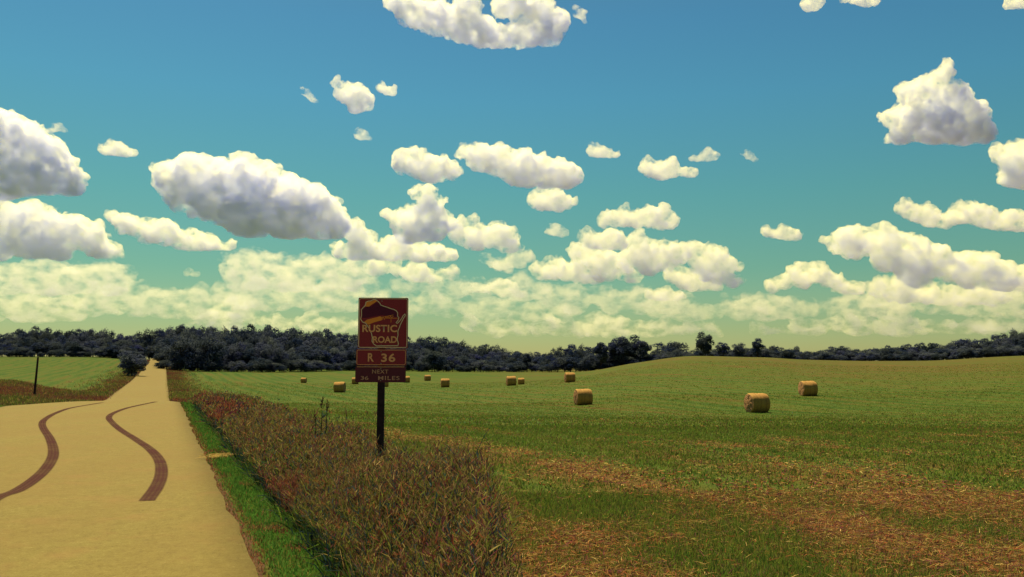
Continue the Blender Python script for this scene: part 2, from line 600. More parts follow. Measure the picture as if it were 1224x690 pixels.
class BladeSet:
    def __init__(self): self.V, self.q, self.t, self.C, self.n = [], [], [], [], 0

    def add(self, *a, **k):
        V, q, t, C = blades(*a, **k)
        self.V.append(V); self.q.append(q + self.n); self.t.append(t + self.n); self.C.append(C)
        self.n += len(V)

    def build(self, name, mat):
        me = raw_mesh(name, np.vstack(self.V), [np.vstack(self.q), np.vstack(self.t)], np.vstack(self.C))
        return link(name, me, mat)


def dirs(n, lean_lo, lean_hi):
    a = RNG.uniform(0, 2 * PI, n); le = RNG.uniform(lean_lo, lean_hi, n)
    return np.stack([np.cos(a) * np.sin(le), np.sin(a) * np.sin(le), np.cos(le)], -1)


def pal(n, cols, weights, jit=0.25):
    c = np.array(cols)[RNG.choice(len(cols), n, p=np.array(weights) / sum(weights))]
    return c * (1 + RNG.uniform(-jit, jit, (n, 1))) * (1 + RNG.uniform(-0.08, 0.08, (n, 3)))


G_GREEN = (0.150, 0.245, 0.032); G_DEEP = (0.078, 0.150, 0.034); G_OLIVE = (0.195, 0.215, 0.040)
TAN = (0.42, 0.28, 0.095); STRAW = (0.60, 0.44, 0.16); RUST = (0.28, 0.090, 0.045); BROWN = (0.16, 0.092, 0.056)
BLUEG = (0.036, 0.072, 0.085); WINE = (0.16, 0.046, 0.068)


def sample_view(n, ylo, yhi, smin, smax=1e9, margin=60, power=1.0):
    """points on the ground inside the picture's spread, depth distribution ~ Y**power"""
    u = RNG.uniform(0, 1, n)
    p = power + 1
    Y = (ylo**p + u * (yhi**p - ylo**p)) ** (1 / p)
    X = RNG.uniform((-612 - margin) / F, (612 + margin) / F, n) * Y + RNG.uniform(-1.0, 5.0, n)
    s, l = sl(X, Y)
    k = (s > smin) & (s < smax)
    return X[k], Y[k], s[k], l[k]


WEED_IN = 0.55


def weed_out(l):
    # outer limit of the unmown strip (metres from the pavement)
    return np.interp(l, [-3, -2.06, -1.13, -0.19, 0.82, 2.2, 8, 20, 45, 120], [0.72, 1.05, 1.40, 1.74, 1.92, 2.05, 2.15, 2.4, 3.2, 4.0])


def field_bands(x, y):
    s, l = sl(x, y)
    z0 = np.zeros_like(s)
    st = fbm(np.stack([s * 1.1, l * 0.10, z0], -1), 4, 3)
    pt = fbm(np.stack([x * 0.9, y * 0.7, z0 + 5], -1), 4, 8)
    rows = np.sin(s * 2 * PI / 3.1 + 3.5 * vnoise(np.stack([s * 0.2, l * 0.03, z0], -1), 61))
    return st * 0.85 + pt * 0.85 + rows * 0.16


def field_grass():
    B = BladeSet()
    for (n, ylo, yhi, pw, per, hgt, wid) in ((56000, 2.2, 11, 0.6, 7, 0.075, 0.0048), (54000, 10, 30, 0.5, 6, 0.062, 0.011), (46000, 26, 90, 0.35, 4, 0.085, 0.026), (22000, 80, 190, 0.5, 3, 0.10, 0.07)):
        X, Y, s, l = sample_view(n, ylo, yhi, 0.6, power=pw)
        k = s > weed_out(l) - 0.1
        X, Y, s, l = X[k], Y[k], s[k], l[k]
        b = field_bands(X, Y) + np.clip((19 - Y) / 13, 0, 1) * 0.36 - 0.05 - np.clip((Y - 15) / 16, 0, 1) * 0.42 + np.clip((Y - 95) / 90, 0, 1) * np.clip((X + 5) / 40, 0, 1) * 0.54
        # tuft loop by repetition
        Xr = np.repeat(X, per) + RNG.normal(0, 0.03 + 0.0012 * np.repeat(Y, per))
        Yr = np.repeat(Y, per) + RNG.normal(0, 0.03 + 0.0012 * np.repeat(Y, per))
        br = np.repeat(b, per) + RNG.normal(0, 0.34, len(Xr))
        m = len(Xr)
        green = pal(m, [G_GREEN, G_DEEP, G_OLIVE, BROWN], [4, 2.5, 4, 1.4], 0.35)
        dry = pal(m, [TAN, STRAW, (0.36, 0.12, 0.05), BROWN, WINE, (0.38, 0.22, 0.06), G_OLIVE], [2.2, 0.8, 3.6, 1.8, 3.0, 1.6, 2.0], 0.4)
        isdry = br > 0.30
        c = np.where(isdry[:, None], dry, green)
        D = dirs(m, 0.1, 0.75)
        flat = isdry & (RNG.uniform(0, 1, m) < 0.55)
        Df = dirs(m, 1.2, 1.5)
        D = np.where(flat[:, None], Df, D)
        L = hgt * RNG.uniform(0.45, 1.5, m) * np.where(flat, 1.1, 1.0)
        W = wid * RNG.uniform(0.7, 1.4, m)
        Z = height(Xr, Yr) + np.where(flat, RNG.uniform(0.01, 0.05, m), -0.01)
        B.add(np.stack([Xr, Yr, Z], -1), D, L, W, RNG.uniform(0.0, 0.25, m), c)
    o = B.build("field_grass", M_GRASS)
    tag(o, "short mown green grass and tan stubble of the hay field", "grass", kind="stuff")


field_grass()


def verge_grass():
    B = BladeSet()
    for (n, l0, l1, hgt, wid) in ((45000, -3.5, 8, 0.07, 0.006), (38000, 8, 24, 0.09, 0.012), (18000, 24, 46, 0.10, 0.03)):
        l = RNG.uniform(l0, l1, n)
        s = RNG.uniform(-0.03, 0.75, n) + 0.02 * np.sin(l * 3)
        nl_ = n // 3                                       # the same grass on the far side of the pavement
        s_place = s.copy(); s_place[:nl_] = -ROAD_W - s[:nl_] * 2.2
        x, y = xy(s_place, l)
        b = fbm(np.stack([x * 2.2, y * 2.2, 0 * x], -1), 3, 4)
        near = np.clip((s - 0.02) / 0.16, 0, 1)
        keep = RNG.uniform(0, 1, n) < np.where(s < 0.10, 0.45, 1.0)
        x, y, s, b, near = x[keep], y[keep], s[keep], b[keep], near[keep]
        m = len(x)
        gr = pal(m, [(0.11, 0.25, 0.040), (0.075, 0.18, 0.036), G_OLIVE], [5, 4, 1])
        dr = pal(m, [RUST, BROWN, TAN, G_DEEP], [4, 4, 1.4, 2])
        dry = (RNG.uniform(0, 1, m) < 0.85 - 0.8 * near) | (b > 0.42)
        c = np.where(dry[:, None], dr, gr)
        L = hgt * RNG.uniform(0.5, 1.6, m) * (0.5 + 0.5 * near)
        B.add(np.stack([x, y, height(x, y) - 0.005], -1), dirs(m, 0.1, 0.9), L, wid * RNG.uniform(0.7, 1.5, m), RNG.uniform(0.05, 0.4, m), c)
    o = B.build("verge_grass", M_GRASS)
    tag(o, "bright green short grass along both edges of the pavement", "grass", kind="stuff")


verge_grass()


def weed_strip():
    B = BladeSet()
    for (n, l0, l1, wid, nl, ns) in ((9500, -3.2, 4.0, 0.0052, 11, 10), (8500, 4.0, 14, 0.0085, 8, 8), (6500, 14, 46, 0.021, 5, 5)):
        l = RNG.uniform(l0, l1, n)
        so = weed_out(l)
        s = WEED_IN + RNG.uniform(0, 1, n) * (so - WEED_IN) + RNG.normal(0, 0.03, n)
        x, y = xy(s, l)
        k = y > 2.6
        x, y, s, l, so = x[k], y[k], s[k], l[k], so[k]
        n = len(x)
        z = height(x, y)
        b = fbm(np.stack([x * 0.9, y * 0.9, 0 * x], -1), 3, 21)
        edge = np.clip((s - WEED_IN) / 0.50, 0.10, 1)           # lower beside the road
        H = (0.78 + 0.20 * b) * RNG.uniform(0.62, 1.08, n) * np.where(RNG.uniform(0, 1, n) < 0.10, 1.22, 1.0) * (0.35 + 0.65 * edge)
        sc = np.interp(l, [-3, 0.2, 2.0, 8, 40], [1.04, 1.00, 0.74, 0.76, 0.82])
        H *= sc
        D = dirs(n, 0.0, 0.20)
        red = (fbm(np.stack([s * 0.8, l * 0.22, 0 * s], -1), 2, 33) + 0.55 * (s < WEED_IN + 0.7) * (l > 2)) > 0.56
        # stems
        cst = np.where(red[:, None], pal(n, [RUST, WINE, BROWN], [3, 3, 2]), pal(n, [G_OLIVE, BROWN, (0.20, 0.15, 0.04), G_DEEP], [3, 3, 2, 3]))
        B.add(np.stack([x, y, z - 0.02], -1), D, H, np.full(n, wid * 0.6), np.full(n, 0.05), cst)
        # leaves along the stem
        r = np.repeat(np.arange(n), nl); m = len(r)
        t = RNG.uniform(0.03, 0.80, m)
        P = np.stack([x, y, z], -1)[r] + D[r] * (H[r] * t)[:, None]
        low = t < 0.62
        gl = pal(m, [BLUEG, G_DEEP, G_GREEN, G_OLIVE], [5, 4, 1.2, 1.6]) * np.where(t < 0.5, 0.6, 0.9)[:, None]  # shade inside the stand painted into the leaf colour, darkest low on the stem
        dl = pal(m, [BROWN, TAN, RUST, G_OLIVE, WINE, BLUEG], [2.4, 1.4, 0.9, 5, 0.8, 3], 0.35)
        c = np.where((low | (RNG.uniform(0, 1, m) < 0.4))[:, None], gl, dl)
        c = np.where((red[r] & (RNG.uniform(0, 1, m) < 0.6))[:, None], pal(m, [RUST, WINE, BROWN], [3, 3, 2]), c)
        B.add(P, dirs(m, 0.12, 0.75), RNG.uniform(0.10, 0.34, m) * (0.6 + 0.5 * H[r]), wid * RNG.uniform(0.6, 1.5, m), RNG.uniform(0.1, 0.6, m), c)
        # seed heads
        hasp = RNG.uniform(0, 1, n) < 0.62
        r = np.repeat(np.nonzero(hasp)[0], ns); m = len(r)
        t = RNG.uniform(0.80, 1.02, m)
        P = np.stack([x, y, z], -1)[r] + D[r] * (H[r] * t)[:, None] + RNG.normal(0, 0.012, (m, 3))
        c = pal(m, [(0.25, 0.175, 0.075), BROWN, RUST, (0.36, 0.27, 0.10), WINE, G_OLIVE, BLUEG], [2.8, 2.6, 1.9, 2.0, 2.0, 3.4, 2], 0.35)
        c = np.where((red[r])[:, None], pal(m, [RUST, WINE, BROWN, TAN], [4, 3, 2, .6]), c)
        B.add(P, dirs(m, 0.2, 1.1), RNG.uniform(0.03, 0.09, m) * (1 + wid * 12), wid * RNG.uniform(0.8, 1.6, m), RNG.uniform(0, 0.2, m), c)
        # pale dry blades weaving through
        r = RNG.choice(n, n // 6); m = len(r)
        P = np.stack([x, y, z], -1)[r] + D[r] * (H[r] * RNG.uniform(0.2, 0.8, m))[:, None]
        B.add(P, dirs(m, 0.3, 1.2), RNG.uniform(0.12, 0.4, m), np.full(m, wid * 0.55), RNG.uniform(0, 0.5, m), pal(m, [TAN, STRAW], [2, 1]))
    # low leafy undergrowth so that no bare soil shows between the stems
    n = 34000
    l = RNG.uniform(-3.2, 30, n)
    s = WEED_IN - 0.08 + RNG.uniform(0, 1, n) * (weed_out(l) - WEED_IN + 0.12)
    x, y = xy(s, l)
    c = pal(n, [BLUEG, G_DEEP, G_GREEN, BROWN], [5, 4, 1.5, 1.0]) * 0.65  # green darkened to paint in the shade at the foot of the weeds
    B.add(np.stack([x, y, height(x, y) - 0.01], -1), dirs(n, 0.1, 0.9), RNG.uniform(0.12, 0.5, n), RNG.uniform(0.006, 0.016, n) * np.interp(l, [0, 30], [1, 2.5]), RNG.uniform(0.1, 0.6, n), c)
    o = B.build("roadside_weeds", M_WEED)
    tag(o, "tangle of tall brown and green weeds in seed beside the road", "weeds", kind="stuff")


weed_strip()


def in_poly(x, y, poly):
    c = np.zeros(len(x), bool)
    j = len(poly) - 1
    for i in range(len(poly)):
        xi, yi = poly[i]; xj, yj = poly[j]
        k = ((yi > y) != (yj > y)) & (x < (xj - xi) * (y - yi) / (yj - yi + 1e-12) + xi)
        c ^= k
        j = i
    return c


def bank_grass():
    B = BladeSet()
    # rusty bank left of the far road
    w = lambda px, Y: ((px - 612) / F * Y, Y)
    poly = [w(-80, 66), w(-80, 150), w(0, 152), w(25, 150), w(60, 128), w(100, 118), w(118, 128), w(140, 66), ]
    n = 52000
    Y = RNG.uniform(60, 155, n); X = RNG.uniform(-0.70, -0.40, n) * Y
    k = in_poly(X, Y, poly); s, l = sl(X, Y); k &= s < -ROAD_W - 0.3
    # and along both shoulders of the far road
    n2 = 26000
    l2 = RNG.uniform(40, 460, n2) ** 1.0
    s2 = np.where(RNG.uniform(0, 1, n2) < 0.45, -ROAD_W - 0.2 - RNG.gamma(1.4, 1.5, n2), 0.2 + RNG.gamma(1.3, 1.5, n2))
    k2 = ~((s2 < 0) & (l2 < 56))
    x2, y2 = xy(s2[k2], l2[k2])
    X = np.concatenate([X[k], x2]); Y = np.concatenate([Y[k], y2])
    m = len(X)
    b = fbm(np.stack([X * 0.06, Y * 0.06, 0 * X], -1), 3, 41)
    c = np.where((b + RNG.normal(0, .2, m) > 0.08)[:, None], pal(m, [RUST, WINE, BROWN, (0.26, 0.13, 0.05)], [3, 2, 3, 2]), pal(m, [G_OLIVE, BROWN, G_DEEP, TAN], [3, 3, 1.5, 1]))
    per = 3
    Xr = np.repeat(X, per) + RNG.normal(0, 0.25, m * per); Yr = np.repeat(Y, per) + RNG.normal(0, 0.25, m * per)
    mm = m * per
    B.add(np.stack([Xr, Yr, height(Xr, Yr) - 0.02], -1), dirs(mm, 0.05, 0.6), RNG.uniform(0.15, 0.48, mm), RNG.uniform(0.03, 0.09, mm), RNG.uniform(0, 0.3, mm), np.repeat(c, per, 0) * RNG.uniform(0.7, 1.3, (mm, 1)))
    o = B.build("bank_grass", M_GRASS)
    tag(o, "rusty red uncut grass along the banks of the far road", "grass", kind="stuff")


bank_grass()

# dry wisp across the verge, tall lone weed


def dry_wisp():
    P0 = on_plane(214, 548, 0.05); P1 = on_plane(286, 545, 0.05)
    B = BladeSet()
    n = 90
    t = np.clip(RNG.normal(0.66, 0.12, n), 0.05, 0.95)
    t[:16] = np.linspace(0.34, 0.96, 16)
    P = P0 + (P1 - P0) * t[:, None] + RNG.normal(0, 0.035, (n, 3)) * np.array([0.6, 3.6, 0.5])
    P[:, 2] = height(P[:, 0], P[:, 1]) + RNG.uniform(0.04, 0.10, n)
    a = RNG.normal(0, 0.75, n)
    D = np.stack([np.cos(a), np.sin(a), RNG.uniform(-0.05, 0.15, n)], -1) * RNG.choice([-1, 1], n)[:, None]
    D[:, 2] = np.abs(D[:, 2])
    D /= np.linalg.norm(D, axis=1, keepdims=True)
    L = RNG.uniform(0.06, 0.22, n)
    B.add(P, D, L, RNG.uniform(0.008, 0.018, n), RNG.uniform(0, 0.08, n), pal(n, [(0.42, 0.31, 0.10), TAN, (0.38, 0.26, 0.07)], [1.5, 3, 3]),
          side=np.tile([0.0, 1.0, 0.25], (n, 1)))
    o = B.build("dry_grass_clump", M_GRASS)
    tag(o, "flattened clump of straw-yellow dry grass lying across the green verge", "dry grass")


dry_wisp()


def lone_weed():
    p = at(383, 505, 12.6)
    x, y = p[0], p[1]
    z = hz(x, y)
    root = empty("tall_weed", (x, y, z))
    tag(root, "lone tall thin weed with dark seed heads sticking up over the weed strip", "weed")
    for dx, hh, le in ((0, 1.16, 0.02), (0.045, 1.13, 0.05), (-0.03, 0.95, -0.06)):
        S = BladeSet(); H = BladeSet()
        D = np.array([[le, 0.0, 1.0]])
        for sd in ((1, 0, 0), (0, 1, 0)):
            S.add(np.array([[dx, 0, 0.0]]), D, np.array([hh]), np.array([0.022]), np.array([0.0]), np.array([[0.030, 0.045, 0.022]]), side=np.array([sd], float))
        n = 26
        P = np.array([[dx, 0, 0.0]]) + D * (hh * RNG.uniform(0.86, 1.0, n))[:, None] + RNG.normal(0, 0.01, (n, 3))
        H.add(P, dirs(n, 0.2, 1.2), RNG.uniform(0.03, 0.06, n), np.full(n, 0.013), np.zeros(n), pal(n, [(0.05, 0.03, 0.025), BROWN], [2, 1]))
        n = 16
        P = np.array([[dx, 0, 0.0]]) + D * (hh * RNG.uniform(0.3, 0.85, n))[:, None]
        S.add(P, dirs(n, 0.5, 1.1), RNG.uniform(0.06, 0.16, n), np.full(n, 0.016), np.full(n, 0.2), pal(n, [BLUEG, G_DEEP], [1, 1]))
        for b, nm in ((S, "stem"), (H, "seed_head")):
            o = b.build(nm, M_WEED); o.parent = root


lone_weed()

# ------------------------------------------------------------------ the sign


def text_mesh(body, bold=0.02, space=1.0):
    cu = bpy.data.curves.new("lettering", "FONT")
    cu.body = body; cu.size = 1.0; cu.offset = bold; cu.extrude = 0.0; cu.space_character = space
    cu.resolution_u = 4
    o = bpy.data.objects.new("lettering", cu); COL.objects.link(o)
    dg = bpy.context.evaluated_depsgraph_get()
    me = bpy.data.meshes.new_from_object(o.evaluated_get(dg))
    bpy.data.objects.remove(o); bpy.data.curves.remove(cu)
    return me


def ribbon(pts, w, closed=False):
    P = np.asarray(pts, float)
    n = len(P)
    V, Fq = [], []
    segs = [(i, (i + 1) % n) for i in range(n if closed else n - 1)]
    for a, b in segs:
        d = P[b] - P[a]; Ld = np.linalg.norm(d)
        if Ld < 1e-9: continue
        d /= Ld; nr = np.array([-d[1], d[0]]) * w / 2
        e = d * w * 0.35
        k = len(V)
        V += [P[a] - e - nr, P[b] + e - nr, P[b] + e + nr, P[a] - e + nr]
        Fq.append([k, k + 1, k + 2, k + 3])
    return np.array(V), np.array(Fq)


def build_sign():
    Ys = 10.5
    base = at(453.5, 535, Ys)
    x0 = base[0]
    zb = hz(x0, Ys)
    root = empty("road_sign", (x0, Ys, zb), math.radians(2.0))
    root.rotation_euler = (0, math.radians(0.15), math.radians(2.0))
    tag(root, "brown Rustic Road R 36 sign on a dark square wooden post among the weeds", "road sign")
    ppm = Ys / F                                        # metres per photo pixel at the sign
    zc = lambda py: at(455, py, Ys)[2] - zb
    m_brown = mat_simple("sign_brown", (0.29, 0.028, 0.055), 0.55, 0.3, 60.0, 0.2)
    m_dark = mat_simple("sign_dark_brown", (0.11, 0.015, 0.045), 0.55, 0.3, 60.0, 0.2)
    m_let = mat_simple("sign_orange_letters", (1.0, 0.50, 0.26), 0.6, 0.2, 90.0, 0.15)
    m_cream = mat_simple("sign_cream_line", (0.95, 0.80, 0.60), 0.6, 0.2, 90.0, 0.15)
    m_orange = mat_simple("sign_orange_road", (0.95, 0.36, 0.07), 0.6, 0.2)
    m_tree = mat_simple("sign_tree_mass", (0.11, 0.014, 0.055), 0.6, 0.2, 120.0, 0.4)
    m_post = mat_simple("dark_post_wood", (0.035, 0.026, 0.034), 0.9, 0.1, 14.0, 0.4)
    m_bolt = mat_simple("bolt_steel", (0.35, 0.3, 0.28), 0.4, 0.5)

    # post: square timber with chamfered edges
    import bmesh
    def boxo(name, dims, mat, parent, bev=0.004):
        bm = bmesh.new()
        v, f = box_vf(*dims)
        vs = [bm.verts.new(c) for c in v]
        for q in f: bm.faces.new([vs[i] for i in q])
        bmesh.ops.bevel(bm, geom=bm.edges[:] + bm.verts[:], offset=bev, segments=2, affect="EDGES", profile=0.5)
        bmesh.ops.recalc_face_normals(bm, faces=bm.faces[:])
        me = bpy.data.meshes.new(name); bm.to_mesh(me); bm.free()
        return link(name, me, mat, parent)
    ztop = zc(360)
    boxo("post", (-0.040, 0.043, 0.012, 0.095, -0.35, ztop), m_post, root)

    def panel(name, px0, px1, py0, py1, mat, label):
        X0, X1 = (px0 - 455) * ppm, (px1 - 455) * ppm
        Z0, Z1 = zc(py1), zc(py0)
        # rounded rectangle plate
        r = 0.018; out = []
        for cx, cz, a0 in ((X1 - r, Z1 - r, 0), (X0 + r, Z1 - r, 90), (X0 + r, Z0 + r, 180), (X1 - r, Z0 + r, 270)):
            for k in range(6):
                a = math.radians(a0 + 18 * k); out.append((cx + r * math.cos(a), cz + r * math.sin(a)))
        n = len(out)
        bm = bmesh.new()
        fr = [bm.verts.new((x, 0.0, z)) for x, z in out]; bk = [bm.verts.new((x, 0.010, z)) for x, z in out]
        bm.faces.new(fr[::-1]); bm.faces.new(bk)
        for i in range(n): bm.faces.new([fr[i], fr[(i + 1) % n], bk[(i + 1) % n], bk[i]])
        bmesh.ops.recalc_face_normals(bm, faces=bm.faces[:])
        me = bpy.data.meshes.new(name); bm.to_mesh(me); bm.free()
        o = link(name, me, mat, root)
        if label: o["label"] = label
        return o, (X0, X1, Z0, Z1)

    def flat(name, V2, faces, mat, parent, y=-0.0025):
        V = np.column_stack([V2[:, 0], np.full(len(V2), y), V2[:, 1]])
        me = raw_mesh(name, V, faces)
        return link(name, me, mat, parent)

    def border(par, R, mat, inset=0.012, w=0.008):
        X0, X1, Z0, Z1 = R
        p = [(X0 + inset, Z0 + inset), (X1 - inset, Z0 + inset), (X1 - inset, Z1 - inset), (X0 + inset, Z1 - inset)]
        c = 0.014; q = []
        for (x, z), (sx, sz) in zip(p, ((1, 1), (-1, 1), (-1, -1), (1, -1))):
            a = (x + sx * c, z); b = (x, z + sz * c)
            q += ([b, a] if (sx * sz > 0) else [a, b])
        V, Fq = ribbon(q, w, True)
        flat("border", V, [Fq], mat, par)

    def word(name, body, px0, px1, py0, py1, mat, par, bold=0.02, space=1.0, y=-0.004):
        me = text_mesh(body, bold, space)
        co = np.empty(len(me.vertices) * 3, np.float32); me.vertices.foreach_get("co", co); co = co.reshape(-1, 3)
        lo, hi = co.min(0), co.max(0)
        X0, X1 = (px0 - 455) * ppm, (px1 - 455) * ppm
        Z0, Z1 = zc(py1), zc(py0)
        new = np.empty_like(co)
        new[:, 0] = X0 + (co[:, 0] - lo[0]) / (hi[0] - lo[0]) * (X1 - X0)
        new[:, 2] = Z0 + (co[:, 1] - lo[1]) / (hi[1] - lo[1]) * (Z1 - Z0)
        new[:, 1] = y
        me.vertices.foreach_set("co", new.ravel()); me.update()
        return link(name, me, mat, par)

    A, RA = panel("emblem_panel", 427.0, 486.5, 356, 416.6, m_brown, "square brown panel with state outline and words RUSTIC ROAD")
    border(A, RA, m_cream)
    # state outline and its landscape, measured in a 9.86x view of the photo
    cv = lambda p: ((420 + p[0] / 9.86 - 455) * ppm, zc(350 + p[1] / 9.86))
    outl = [(105, 200), (125, 178), (150, 150), (158, 112), (185, 100), (215, 97), (240, 84), (265, 80), (290, 95), (315, 118), (335, 148), (370, 160), (410, 172), (450, 188), (485, 196), (515, 212), (533, 238), (530, 275),
            (546, 292), (540, 322), (515, 352), (530, 362), (556, 335), (578, 305), (598, 268), (618, 250), (624, 266), (600, 305), (580, 345), (565, 378), (552, 415), (537, 455), (540, 500), (530, 545), (546, 596), (540, 624),
            (290, 628), (255, 604), (236, 572), (240, 530), (228, 480), (210, 440), (185, 400), (160, 362), (120, 345), (97, 312), (108, 268)]
    def poly(name, pts, mat, y):
        P = np.array([cv(p) for p in pts])
        flat(name, P, [np.arange(len(P))[None, ::-1]], mat, A, y)
    poly("tree_mass", [(112, 205), (160, 165), (225, 160), (270, 110), (320, 135), (390, 172), (470, 200), (520, 225), (525, 285), (420, 275), (345, 265), (250, 280), (160, 300), (115, 300)], m_tree, -0.0012)
    poly("orange_hill", [(150, 165), (152, 130), (175, 108), (225, 100), (270, 84), (290, 98), (262, 118), (225, 140), (195, 165)], m_orange, -0.0022)
    poly("orange_roadway", [(140, 345), (175, 318), (330, 278), (350, 300), (345, 325), (250, 352), (190, 378)], m_orange, -0.0022)
    sq = [[(350, 320), (362, 285), (378, 318), (392, 282), (405, 300), (420, 278), (432, 302), (450, 275), (462, 300), (480, 278)], [(455, 300), (455, 350)], [(395, 300), (530, 300)], [(345, 290), (480, 262)]]
    VV, FF, k = [], [], 0
    for q in sq:
        V, Fq = ribbon([cv(p) for p in q], 0.006); VV.append(V); FF.append(Fq + k); k += len(V)
    flat("fence_line", np.vstack(VV), [np.vstack(FF)], m_orange, A, -0.0030)
    V, Fq = ribbon([cv(p) for p in outl], 0.0095, True)
    flat("state_outline", V, [Fq], m_cream, A, -0.0034)
    word("lettering", "RUSTIC", 432.2, 473.6, 388.4, 397.2, m_let, A, 0.03, 1.05, -0.0046)
    word("lettering", "ROAD", 445.0, 473.6, 402.0, 410.0, m_let, A, 0.03, 1.0, -0.0046)
    Bp, RB = panel("route_plaque", 425.5, 485.0, 417.6, 437.0, m_brown, "narrow brown plaque reading R 36")
    border(Bp, RB, m_let, 0.010, 0.006)
    word("lettering", "R", 439.4, 446.4, 422.2, 432.4, m_let, Bp, 0.025)
    word("lettering", "36", 455.2, 472.0, 422.6, 432.8, m_let, Bp, 0.025, 1.1)
    Cp, RC = panel("distance_plaque", 424.8, 484.6, 438.2, 457.2, m_dark, "darker narrow plaque reading NEXT 36 MILES")
    V, Fq = ribbon([(RC[0] + 0.02, RC[3] - 0.005), (RC[1] - 0.02, RC[3] - 0.005)], 0.006)
    flat("border", V, [Fq], m_let, Cp)
    m_dim = mat_simple("sign_faded_letters", (0.62, 0.36, 0.27), 0.6, 0.2, 70.0, 0.3)
    word("lettering", "NEXT", 444.8, 464.0, 442.0, 446.6, m_dim, Cp, 0.012, 1.1)
    word("lettering", "36", 431.4, 440.6, 449.6, 454.2, m_dim, Cp, 0.012)
    word("lettering", "MILES", 452.0, 477.4, 449.6, 454.4, m_dim, Cp, 0.012, 1.15)
    # bolts through to the post
    for py in (360, 413, 420.4, 434.6, 440.4, 455):
        z = zc(py)
        a = np.linspace(0, 2 * PI, 9)[:-1]
        V = np.vstack([np.column_stack([0.008 * np.cos(a), np.full(8, -0.0005), z + 0.008 * np.sin(a)]), np.column_stack([0.006 * np.cos(a), np.full(8, -0.006), z + 0.006 * np.sin(a)])])
        sides = np.array([[i, (i + 1) % 8, 8 + (i + 1) % 8, 8 + i] for i in range(8)])
        link("bolt", raw_mesh("bolt", V, [sides, np.arange(8, 16)[None, :]]), m_bolt, root)


build_sign()

# leaning post beyond the road


def leaning_post():
    p = at(41.5, 462.5, 100)
    x, y = p[0], p[1]; z = hz(x, y)
    top = at(45.5, 427, 100)
    H = top[2] - z
    n = 10; a = np.linspace(0, 2 * PI, n + 1)[:-1]
    V = []
    for t, r in ((-0.1, 0.14), (0.3, 0.125), (0.7, 0.11), (0.985, 0.10), (1.0, 0.08)):
        c = np.array([(top[0] - x) * t, 0, H * t])
        V.append(np.column_stack([c[0] + r * np.cos(a), c[1] + r * np.sin(a), np.full(n, c[2])]))
    V = np.vstack(V)
    q = np.array([[k * n + i, k * n + (i + 1) % n, (k + 1) * n + (i + 1) % n, (k + 1) * n + i] for k in range(4) for i in range(n)])
    me = raw_mesh("leaning_post", V, [q, np.arange(4 * n, 5 * n)[None, :]], smooth=True)
    o = link("leaning_post", me, mat_simple("old_dark_post", (0.05, 0.03, 0.035), 0.95, 0.05, 6.0, 0.4))
    o.location = (x, y, z)
    tag(o, "dark leaning wooden post standing in the grass left of the road", "post")


leaning_post()

# ------------------------------------------------------------------ hay bales


def bale_meshes(seed):
    rng = np.random.default_rng(seed)
    R, Lh = 0.72, 0.66
    na, nx = 40, 15
    a = np.linspace(0, 2 * PI, na + 1)[:-1]
    xs = np.linspace(-Lh, Lh, nx)
    V = []
    for x in xs:
        e = abs(x) / Lh
        r = R * (1 - 0.06 * max(0, (e - 0.8) / 0.2) ** 2)
        rr = r + 0.012 * np.sin(x * 26 + seed) + 0.025 * vnoise(np.column_stack([np.full(na, x * 3), np.cos(a) * 2.5, np.sin(a) * 2.5]), seed)
        y = rr * np.cos(a) * 1.02; z = rr * np.sin(a)
        z = np.where(z < -0.62, -0.62 + (z + 0.62) * 0.35, z)          # settled flat on the ground
        V.append(np.column_stack([np.full(na, x), y, z + 0.655]))
    ends = []
    for sgn, ring in ((-1, V[0]), (1, V[-1])):
        rings = [ring]
        c = np.array([sgn * (Lh + 0.03), 0, 0.66])
        for t in (0.8, 0.6, 0.4, 0.2):
            q = c + (ring - c) * t
            q[:, 0] = sgn * (Lh + 0.05 * (1 - t) ** 0.5) + 0.028 * vnoise(q * 9, seed + 5)
            rings.append(q)
        vv = np.vstack(rings + [c[None]])
        f = np.array([[k * na + i, k * na + (i + 1) % na, (k + 1) * na + (i + 1) % na, (k + 1) * na + i] for k in range(4) for i in range(na)])
        t = np.array([[4 * na + i, 4 * na + (i + 1) % na, 5 * na] for i in range(na)])
        if sgn > 0: pass
        else: f = f[:, ::-1]; t = t[:, ::-1]
        ends.append(raw_mesh("end_face", vv, [f, t], smooth=True))
    V = np.vstack(V)
    q = np.array([[k * na + i, (k + 1) * na + i, (k + 1) * na + (i + 1) % na, k * na + (i + 1) % na] for k in range(nx - 1) for i in range(na)])
    body = raw_mesh("wrapped_side", V, [q], smooth=True)
    body.materials.append(M_HAY)
    for e in ends: e.materials.append(M_HAYEND)
    return body, ends


BALES = [bale_meshes(s) for s in (3, 9, 14)]
